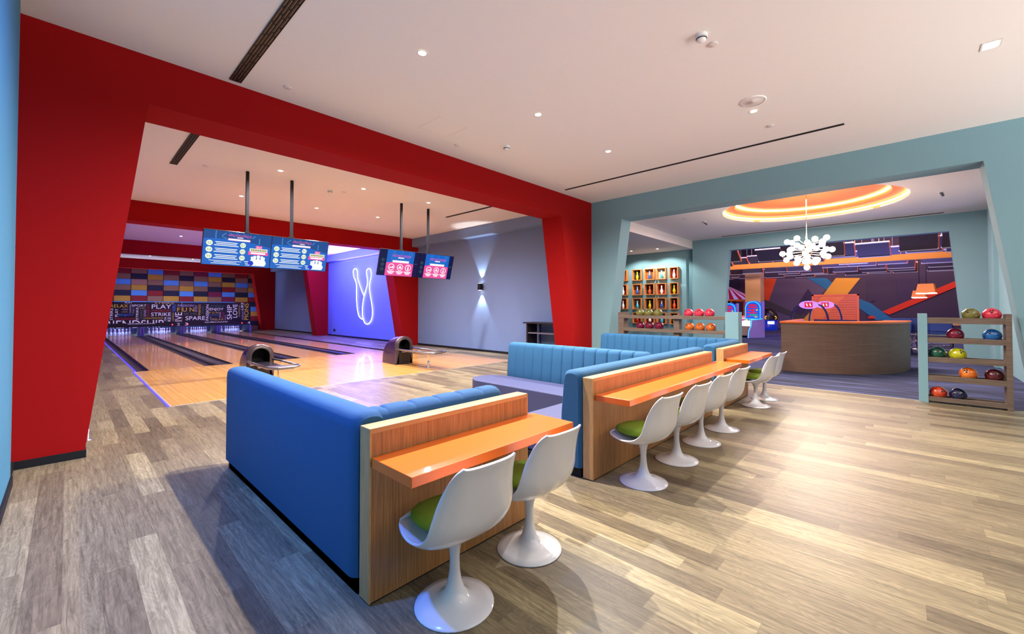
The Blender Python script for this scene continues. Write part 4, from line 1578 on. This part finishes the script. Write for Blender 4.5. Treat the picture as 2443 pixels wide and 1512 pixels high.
# boxed pins on the niche wall
pc = {'yellow': srgb(232, 190, 10), 'blue': srgb(30, 90, 190), 'cyan': srgb(60, 180, 210), 'white': srgb(238, 236, 235), 'orange': srgb(232, 78, 36), 'red': srgb(200, 36, 30)}
pcm = {k: mat('painted_pin_' + k, c, .3, noise=0, coat=.3) for k, c in pc.items()}
bc = {'black': srgb(24, 20, 20), 'brown': srgb(160, 84, 16), 'beige': srgb(190, 170, 150), 'red': srgb(150, 26, 16), 'grey': srgb(120, 90, 80), 'wood': srgb(200, 110, 60)}
bcm = {k: mat('box_back_' + k, c, .6, noise=.01) for k, c in bc.items()}
colY = [(10.42, 9.95), (9.66, 9.20), (9.04, 8.56), (8.44, 8.00), (7.83, 7.44)]
rowZ = [(2.915, 3.445), (2.205, 2.735), (1.525, 2.06), (.85, 1.372)]
grid_ = [[('wood', 'orange'), ('black', 'yellow'), ('brown', 'blue'), ('beige', 'cyan'), ('red', 'white')],
         [('red', 'white'), ('brown', 'blue'), ('black', 'orange'), ('red', 'white'), ('black', 'yellow')],
         [('red', 'white'), ('grey', 'cyan'), ('black', 'yellow'), ('brown', 'blue'), ('black', 'orange')],
         [('black', 'blue'), ('brown', 'red'), ('red', 'white'), ('grey', 'cyan'), ('black', 'yellow')]]
ords = ['leftmost', 'second', 'middle', 'fourth', 'rightmost']
rws = ['top', 'second', 'third', 'lowest']
for r_ in range(4):
    for c_ in range(5):
        ya, yb = colY[c_]
        za, zb = rowZ[r_]
        bk, pk = grid_[r_][c_]
        cy_ = (ya + yb) / 2
        hw = (ya - yb) / 2
        lab = 'orange wood wall box with %s back, %s in the %s row' % (bk, ords[c_], rws[r_])
        t = thing('display_box', lab, 'wall box', (19.0, cy_, za), 0, 'boxes with bowling pins on the teal niche wall')
        h = zb - za
        m_ = MB().box((-.20, -hw, 0), (0, hw, .028)).box((-.20, -hw, h - .028), (0, hw, h)).box((-.20, -hw, .028), (0, -hw + .028, h - .028)).box((-.20, hw - .028, .028), (0, hw, h - .028))
        m_.build('frame', M['boxwood'], t)
        MB().box((-.012, -hw + .028, .028), (-.002, hw - .028, h - .028)).build('back_panel', bcm[bk], t)
        o = pin_mesh(None, s=1.05).build('display_pin', [pcm[pk], pcm['white' if pk in ('cyan', 'blue') else pk]], loc=(18.88, cy_, za + .028))
        tag(o, '%s painted bowling pin in the box %s in the %s row' % (pk, ords[c_], rws[r_]), 'bowling pin', 'painted pins in the wall boxes')

# ================================================================ ARCADE ROOM
XB = 35.98


def wallpoly(mb_, pts, mi, d):
    q = [on_x(1720 + .23742 * p[0], 650 + .23742 * p[1], XB) for p in pts]
    yz = [(p[1], p[2]) for p in q]
    mb_.prism(yz, 'x', XB - .004 * d, XB - .004 * (d - 1) + .001, mi)


mural = MB()
mc = [srgb(236, 84, 40), srgb(96, 84, 118), srgb(58, 46, 88), srgb(70, 66, 76), srgb(34, 112, 168), srgb(222, 160, 60), srgb(210, 52, 34), srgb(66, 52, 80)]
mm = [mat('mural_%s' % n, c, .8, noise=.01) for n, c in zip(['orange', 'lilac_grey', 'navy', 'slate', 'blue', 'ochre', 'red', 'plum'], mc)]
for pts, mi, d in [
        ([(180, 60), (1460, 60), (1460, 560), (180, 560)], 7, 1),
        ([(545, 60), (880, 60), (1060, 165), (900, 330), (740, 420), (480, 285)], 1, 2),
        ([(430, 340), (800, 440), (760, 560), (430, 560)], 1, 2),
        ([(400, 60), (560, 60), (480, 285), (400, 262)], 0, 3), ([(400, 320), (440, 338), (425, 400), (400, 420)], 0, 3),
        ([(400, 262), (480, 286), (730, 395), (880, 430), (860, 520), (700, 440), (400, 330)], 3, 4),
        ([(875, 160), (912, 210), (905, 330), (800, 430), (730, 390)], 2, 5),
        ([(870, 55), (1060, 55), (1140, 120), (1060, 172)], 4, 6),
        ([(1155, 55), (1400, 55), (1275, 212), (1060, 420), (960, 520), (780, 520), (905, 385)], 5, 7),
        ([(1380, 260), (1510, 310), (1740, 480), (1560, 480), (1380, 350)], 4, 6),
        ([(1620, 392), (2450, 44), (2450, 110), (1690, 424)], 6, 7),
        ([(1480, 440), (1530, 432), (1560, 462), (1480, 462)], 6, 8),
        ([(1520, 240), (1545, 250), (1550, 280), (1500, 300)], 2, 5),
        ([(1760, 60), (2000, 60), (1900, 300), (1780, 380)], 2, 2)]:
    wallpoly(mural, pts, mi, d)
o = mural.build('wall_mural', mm)
tag(o, 'painted mural of angular orange, blue, ochre and plum shapes on the arcade wall', 'mural')

# ochre column
o = bevel(MB().box((27.5, 6.1, 0), (28.4, 6.9, 4.3)).build('column', mat('ochre_panel', srgb(214, 158, 84), .6, noise=.01)), .01)
tag(o, 'square ochre column beside the lit blue arcade machine', 'column')
# dark red ceiling beam strip
o = MB().box((23.5, -10, 3.56), (23.7, 14, 3.80)).box((23.55, -6, 3.8), (23.6, -5.95, 6.6)).box((23.55, 9, 3.8), (23.6, 9.05, 6.6)).build('ceiling_beam', mat('ochre_beam', srgb(206, 130, 50), .7, noise=.01))
tag(o, 'long ochre beam under the dark arcade ceiling', 'beam')

# suspended angled frames
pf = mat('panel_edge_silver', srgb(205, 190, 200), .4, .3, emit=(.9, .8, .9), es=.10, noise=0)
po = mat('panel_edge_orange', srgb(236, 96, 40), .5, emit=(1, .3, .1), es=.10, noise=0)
pb = mat('panel_black', srgb(104, 90, 96), .7, noise=.02)


def make_frame():
    t = thing('suspended_panel', 'dark tilted ceiling panel with bright rim hanging in the arcade room', 'ceiling panel', (0, 0, 0), 0, 'tilted ceiling panels of the arcade room')
    Rm_ = Matrix.Rotation(math.radians(38), 4, 'Y')
    MB().box((-.4, -.5, -.012), (.4, .5, .012), mtx=Rm_).build('panel', pb, t)
    MB().box((-.42, -.52, -.03), (-.385, .52, .03), mtx=Rm_).build('long_edge', pf, t)
    MB().box((.385, -.52, -.03), (.42, .52, .03), mtx=Rm_).build('long_edge', pf, t)
    MB().box((-.4, -.54, -.05), (.4, -.51, .05), mtx=Rm_).build('end_edge', po, t)
    MB().tube([(0, 0, .02), (0, 0, 2.75)], .01, 6).build('hanger', pf, t)
    return t


fr0 = None
random.seed(11)
for ri, (X_, Z_) in enumerate([(20.8, 4.0), (22.6, 3.98), (24.6, 3.94), (26.6, 3.86), (28.6, 3.86), (30.6, 3.84), (32.8, 3.92)]):
    k = 0
    rowp = []
    y = -.115 * X_ - .4 + random.random() * .5
    while y < .31 * X_ + .6:
        k += 1
        if random.random() > .13:
            loc = (X_ + random.uniform(-.15, .15), y, Z_ + random.uniform(-.06, .10))
            if fr0 is None:
                fr0 = q = make_frame()
                fr0.location = loc
            else:
                q = dup(fr0, loc, random.uniform(-.06, .06))
            rowp.append(q)
        y += 1.1 if k % 3 else 1.5
    rowp.reverse()
    for qi, q in enumerate(rowp):
        q['label'] = 'dark tilted arcade ceiling panel, %s in the %s hanging row' % (
            ['leftmost', 'second from left', 'third from left', 'fourth from left', 'fifth from left', 'sixth from left', 'seventh from left', 'eighth from left', 'ninth from left', 'tenth from left', 'eleventh from left', 'twelfth from left'][qi],
            ['nearest', 'second nearest', 'third nearest', 'middle', 'third farthest', 'second farthest', 'farthest'][ri])

# two air hockey tables with arched score displays
lil = mat('score_display_lilac', (.2, .1, .3), .4, emit=srgb(190, 125, 255), es=.95, noise=0)
redscr = mat('score_screen_red', (.1, 0, 0), .4, emit=srgb(190, 10, 60), es=1.1, noise=0)
digw = mat('score_digit_white', (1, 1, 1), .4, emit=(1, .9, .9), es=1.6, noise=0)
navy = mat('navy_tube', srgb(34, 28, 90), .35, noise=0)
hk = mat('hockey_table_purple', srgb(70, 50, 130), .4, noise=.01)
for px0, px1, pc_, X_, lab in ((1888, 1976, 1929.5, 21.0, 'air hockey table with arched legs and glowing oval score display, at the left'),
                               (1931, 2008, 1968.5, 23.6, 'air hockey table with arched legs and oval score display, further right')):
    a, b_, c_ = on_x(px0, 750, X_), on_x(px1, 750, X_), on_x(pc_, 727, X_)
    t = thing('air_hockey_table', lab, 'game table', (X_, c_[1], 0), 0, 'air hockey tables behind the desk')
    ya, yb, zc = a[1] - c_[1], b_[1] - c_[1], c_[2]
    bevel(MB().box((-.65, yb, .35), (.65, ya, .82)).build('table_body', hk, t), .04)
    MB().box((-.6, yb + .05, .82), (.6, ya - .05, .825)).build('playing_surface', M['whitepaint'], t)
    for sx in (-.5, .5):
        for yy in (yb + .2, ya - .2):
            MB().box((sx - .08, yy - .08, 0), (sx + .08, yy + .08, .36)).build('leg', navy, t)
    for s_, ye in ((1, ya), (-1, yb)):
        sgn = 1 if ye > 0 else -1
        pts = [(0, ye, .6), (0, ye, 1.0)]
        H = zc + .02 - 1.0
        yi = sgn * .26
        for k in range(1, 9):
            th = math.pi / 2 * k / 8
            pts.append((0, ye - (ye - yi) * (1 - math.cos(th)), 1.0 + H * math.sin(th)))
        MB().tube(pts, .035, 8).build('arch_leg', navy, t)
    oval = [(.33 * math.cos(2 * math.pi * k / 32), zc + .165 * math.sin(2 * math.pi * k / 32)) for k in range(32)]
    disp = MB().prism(oval, 'x', -.05, .05).build('score_display', lil, t)
    sc = MB().prism([(-.14, zc - .11), (.14, zc - .11), (.14, zc + .11), (-.14, zc + .11)], 'x', -.056, -.05)
    sc.build('score_screen', redscr, disp)
    for s_ in (-.06, .055):
        dg = MB().prism([(s_ - .03, zc - .05), (s_ + .0, zc - .05), (s_ + .03, zc + .05), (s_ - .0, zc + .05)], 'x', -.060, -.056)
        dg.build('score_digit', digw, disp)

# orange slatted screen
p0, p1 = on_x(1937, 703, 29.0), on_x(2050, 757, 29.0)
ya, yb, zt_ = p0[1], p1[1], p0[2]
t = thing('slatted_screen', 'orange slatted booth screen in front of the arcade mural', 'screen', (29.0, (ya + yb) / 2, 0))
cy_ = (ya + yb) / 2
om = mat('orange_slat', srgb(240, 104, 48), .5, noise=.01)
sl = MB()
z = .95
while z < zt_ - .1:
    sl.box((-.02, yb - cy_ + .08, z), (.02, ya - cy_ - .08, z + .075))
    z += .095
sl.build('slat', om, t)
MB().box((-.05, yb - cy_, 0), (.05, yb - cy_ + .08, zt_)).box((-.05, ya - cy_ - .08, 0), (.05, ya - cy_, zt_)).box((-.05, yb - cy_, zt_ - .08), (.05, ya - cy_, zt_)).build('frame', om, t)
MB().box((-.03, yb - cy_ + .08, .5), (.03, ya - cy_ - .08, .95)).build('counter_front', mm[7], t)

# blue lit ticket game and its neighbour
cyan = mat('game_glow_cyan', (0, .3, .6), .3, emit=srgb(60, 180, 255), es=1.3, noise=0)
lblue = mat('game_panel_blue', srgb(40, 90, 220), .3, emit=srgb(30, 90, 235), es=.55, noise=0)
gwhite = mat('game_glow_white', (1, 1, 1), .3, emit=(.85, .95, 1), es=1.2, noise=0)
gred = mat('game_red', srgb(210, 30, 60), .4, emit=srgb(225, 40, 80), es=.5, noise=0)
ggreen = mat('game_green', srgb(60, 170, 130), .4, emit=srgb(60, 170, 130), es=.4, noise=0)
gyel = mat('game_yellow', srgb(230, 200, 60), .4, emit=srgb(230, 190, 50), es=.4, noise=0)
glil = mat('game_side_lilac', srgb(150, 130, 205), .4, noise=.02)


def ticket_game(loc, rz, label, s=1.0):
    t = thing('arcade_game', label, 'arcade game', loc, rz, 'blue lit arcade games')
    # local: front faces -Y
    side = [(-.75, 0), (-.72, .35), (-.55, .62), (-.50, .95), (.25, 1.0), (.25, 1.95), (.42, 1.95), (.42, 0)]
    for sx in (-1, 1):
        MB().prism([(p[0] * s, p[1] * s) for p in side], 'x', sx * .52 * s - .03, sx * .52 * s + .03).build('side_panel', glil, t)
        e = [(sx * .555 * s, p[0] * s, p[1] * s) for p in side[:5]]
        MB().tube(e, .022, 6).build('edge_light', gwhite if sx < 0 else cyan, t)
    MB().box((-.49 * s, -.55 * s, .1), (.49 * s, .40 * s, .62 * s)).build('cabinet', mat('game_front_peach', srgb(200, 170, 160), .5), t)
    MB().prism([(-.6 * s, .62 * s), (.25 * s, .80 * s), (.25 * s, .90 * s), (-.6 * s, .72 * s)], 'x', -.49 * s, .49 * s).build('play_field', gwhite, t)
    mb_ = MB()
    random.seed(3)
    for k in range(9):
        mb_.sphere(((-.4 + .1 * k) * s, (-.1 + .2 * random.random()) * s, .93 * s), .05 * s, 10, k % 4)
    mb_.build('toy_targets', [gred, ggreen, gyel, lblue], t)
    arch_ = [(-.5 * s, .98 * s), (.5 * s, .98 * s)]
    for k in range(13):
        a = math.pi * k / 12
        arch_.append((.5 * s * math.cos(a), (1.62 + .36 * math.sin(a)) * s))
    MB().prism(arch_, 'y', .22 * s, .36 * s).build('backglass', lblue, t)
    rim_ = [(p[0] * .93, .205 * s, 1.0 * s + (p[1] - 1.0 * s) * .95) for p in arch_]
    MB().tube(rim_, .022, 6, closed=True).build('rim_light', cyan, t)
    ar = MB()
    for k, (x, z, w_, h_, mi) in enumerate([(-.02, 1.74, .30, .05, 0), (.0, 1.62, .34, .04, 0), (0, 1.45, .13, .08, 0), (-.25, 1.48, .08, .05, 0), (.26, 1.48, .07, .05, 2), (-.05, 1.32, .38, .035, 0), (.05, 1.20, .30, .05, 1), (-.26, 1.12, .12, .03, 0), (.2, 1.1, .12, .03, 2)]):
        ar.prism([(x * s + w_ * s * math.cos(2 * math.pi * q / 12), z * s + h_ * s * math.sin(2 * math.pi * q / 12)) for q in range(12)], 'y', .205 * s, .221 * s, mi)
    ar.build('backglass_art', [gred, ggreen, gyel], t)
    return t


p = on_z(1789, 803, 0)
gx = 25.6
gy = on_x(1789, 760, gx)[1]
ticket_game((gx, gy, 0), math.radians(-118), 'bright blue arcade game with arched lit header beside the ochre column', 1.0)
gy2 = on_x(1764, 760, 26.6)[1]
ticket_game((26.8, gy2 + .75, 0), math.radians(-118), 'second blue lit arcade game, mostly hidden behind the first', .95)

# striped tent booth
tx = 31.0
ty = on_x(1737, 700, tx)[1]
t = thing('carnival_booth', 'carnival booth with red and white striped tent roof and glowing red counter', 'game booth', (tx, ty, 0))
wr = [mat('tent_red', srgb(205, 20, 44), .6, noise=0), mat('tent_white', srgb(240, 225, 235), .6, noise=0)]
rf = MB()
n = 40
zt0 = on_x(1740, 684, tx)[2]
ze = on_x(1740, 715, tx)[2]
for k in range(n):
    a0_, a1_ = 2 * math.pi * k / n, 2 * math.pi * (k + 1) / n
    R_ = 1.75
    rf.add([(.12 * math.cos(a0_), .12 * math.sin(a0_), zt0), (.12 * math.cos(a1_), .12 * math.sin(a1_), zt0), (R_ * math.cos(a1_), R_ * math.sin(a1_), ze), (R_ * math.cos(a0_), R_ * math.sin(a0_), ze)], [(0, 1, 2, 3)], k % 2)
rf.build('tent_roof', wr, t)
oc = mat('booth_orange', srgb(214, 130, 50), .5, noise=.01)
MB().tube([(1.7 * math.cos(a), 1.7 * math.sin(a), ze - .06) for a in [2 * math.pi * k / 24 for k in range(24)]], .07, 6, closed=True).build('roof_rim', oc, t)
for k in range(8):
    a = 2 * math.pi * (k + .5) / 8
    MB().box((1.6 * math.cos(a) - .05, 1.6 * math.sin(a) - .05, 0), (1.6 * math.cos(a) + .05, 1.6 * math.sin(a) + .05, ze)).build('post', oc, t)
MB().lathe([(1.5, 0), (1.5, .95), (1.3, 1.05), (.001, 1.05)], n=24).build('counter', mat('booth_counter_glow', srgb(240, 120, 110), .4, emit=srgb(255, 120, 120), es=.7, noise=0), t)
MB().lathe([(.5, 1.05), (.5, ze - .1), (.001, ze - .1)], n=12).build('centre_cabinet', mat('booth_blue', srgb(40, 40, 130), .4, noise=0), t)

# black domed ride with eyes that glow faintly
dx = 34.3
dy = on_x(1832, 770, dx)[1]
t = thing('kiddie_ride', 'black domed ride with blue base at the foot of the mural wall', 'ride', (dx, dy, 0), math.radians(-60))
MB().lathe([(.62, .75), (.62, .95), (.56, 1.2), (.42, 1.42), (.2, 1.54), (.001, 1.57)], n=24).build('dome', M['blackgloss'], t)
MB().lathe([(.55, 0), (.58, .1), (.58, .75), (.001, .75)], n=24).build('base', mat('ride_blue', srgb(20, 50, 160), .3, emit=srgb(10, 40, 190), es=.35, noise=0), t)
ey = MB()
for s_ in (-1, 1):
    ey.sphere((s_ * .27, -.52, .9), .12, 12, 0, (1, .4, 1.2))
    ey.sphere((s_ * .27, -.57, .9), .05, 10, 1, (1, .4, 1.2))
ey.build('eye', [gyel, M['blackgloss']], t)
MB().box((-.2, -.62, .45), (.2, -.56, .65)).build('lit_panel', gwhite, t)

# pendant shades over the far tables
sh = mat('orange_shade', srgb(232, 106, 26), .6, emit=(1, .3, .03), es=.25, noise=0)
for px, py, X_, w_, h_, lab in ((2210, 688, 27.0, .62, .42, 'larger orange pendant lampshade in front of the red mural stripe'), (2193, 701, 29.5, .50, .34, 'smaller orange pendant lampshade partly behind the larger one')):
    p = on_x(px, py, X_)
    t = thing('pendant_lamp', lab, 'pendant lamp', tuple(p), math.radians(-8), 'orange pendant lamps')
    vs_ = []
    for z_, k in ((h_ / 2, .82), (-h_ / 2, 1.05)):
        vs_ += [(-w_ / 2 * k, -w_ / 2 * k, z_), (w_ / 2 * k, -w_ / 2 * k, z_), (w_ / 2 * k, w_ / 2 * k, z_), (-w_ / 2 * k, w_ / 2 * k, z_)]
    MB().add(vs_, [(0, 1, 2, 3), (0, 4, 5, 1), (1, 5, 6, 2), (2, 6, 7, 3), (3, 7, 4, 0)]).build('lamp_shade', sh, t)
    MB().box((-w_ / 2, -w_ / 2, -h_ / 2 - .03), (w_ / 2, w_ / 2, -h_ / 2 + .01)).build('diffuser', M['globe'], t)
    MB().tube([(0, 0, h_ / 2), (0, 0, 6.6 - p[2])], .01, 6).build('cord', M['black'], t)

# dining corner: tables, blue seats, metal legs
tw = mat('table_wood', srgb(216, 160, 110), .5, noise=.02)
bs = mat('blue_seat', srgb(18, 50, 130), .5, noise=.01)


def far_table(X_, px, label, w_=1.5):
    p = on_x(px, 760, X_)
    t = thing('dining_table', label, 'table', (X_, p[1], 0), 0, 'tables of the arcade dining corner')
    MB().box((-.45, -w_ / 2, .98), (.45, w_ / 2, 1.03)).build('table_top', tw, t)
    for s_ in (-1, 1):
        MB().lathe([(.28, 0), (.28, .02), (.03, .05), (.03, .98)], (0, s_ * w_ * .3, 0), 16).build('leg', M['chrome'], t)
    return t


def far_chair(X_, px, label, rz=0):
    p = on_x(px, 760, X_)
    t = thing('bar_stool', label, 'stool', (X_, p[1], 0), rz, 'blue stools of the arcade dining corner')
    bevel(MB().box((-.24, -.26, .70), (.24, .26, .78)).build('seat', bs, t), .02)
    bevel(MB().box((-.27, -.27, .78), (-.21, .27, 1.22)).build('backrest', bs, t), .02)
    for a in (-1, 1):
        for b_ in (-1, 1):
            MB().tube([(a * .2, b_ * .22, .70), (a * .26, b_ * .27, 0)], .014, 6).build('leg', M['chrome'], t)
    MB().tube([(-.235, -.25, .3), (.235, -.25, .3), (.235, .25, .3), (-.235, .25, .3)], .011, 6, closed=True).build('footrest', M['chrome'], t)
    return t


far_table(22.6, 2157, 'pale wood table behind the right end of the reception desk', 1.1)
far_table(21.7, 2240, 'pale wood table seen through the top of the right ball rack', 1.1)
far_chair(20.6, 2150, 'blue stool at the table behind the desk end')
far_chair(21.0, 2197, 'blue stool directly behind the teal post of the right rack')
far_chair(20.5, 2244, 'blue stool seen between the shelves of the right rack')
# low metal shelf of the dining corner
o = MB()
for z_ in (.25, .48, .7):
    o.box((-.25, -1.1, z_), (.25, .9, z_ + .03))
for yy in (-1.08, .86):
    for xx in (-.23, .21):
        o.box((xx, yy, 0), (xx + .03, yy + .03, .74))
py_ = on_x(2225, 800, 19.5)[1]
o = o.build('metal_rack', M['chrome'], loc=(19.55, py_, 0))
tag(o, 'low chrome shelf rack behind the right ball rack', 'rack')
# white bin and pale planter seen behind the left rack's teal post
p = on_x(1772, 812, 12.5)
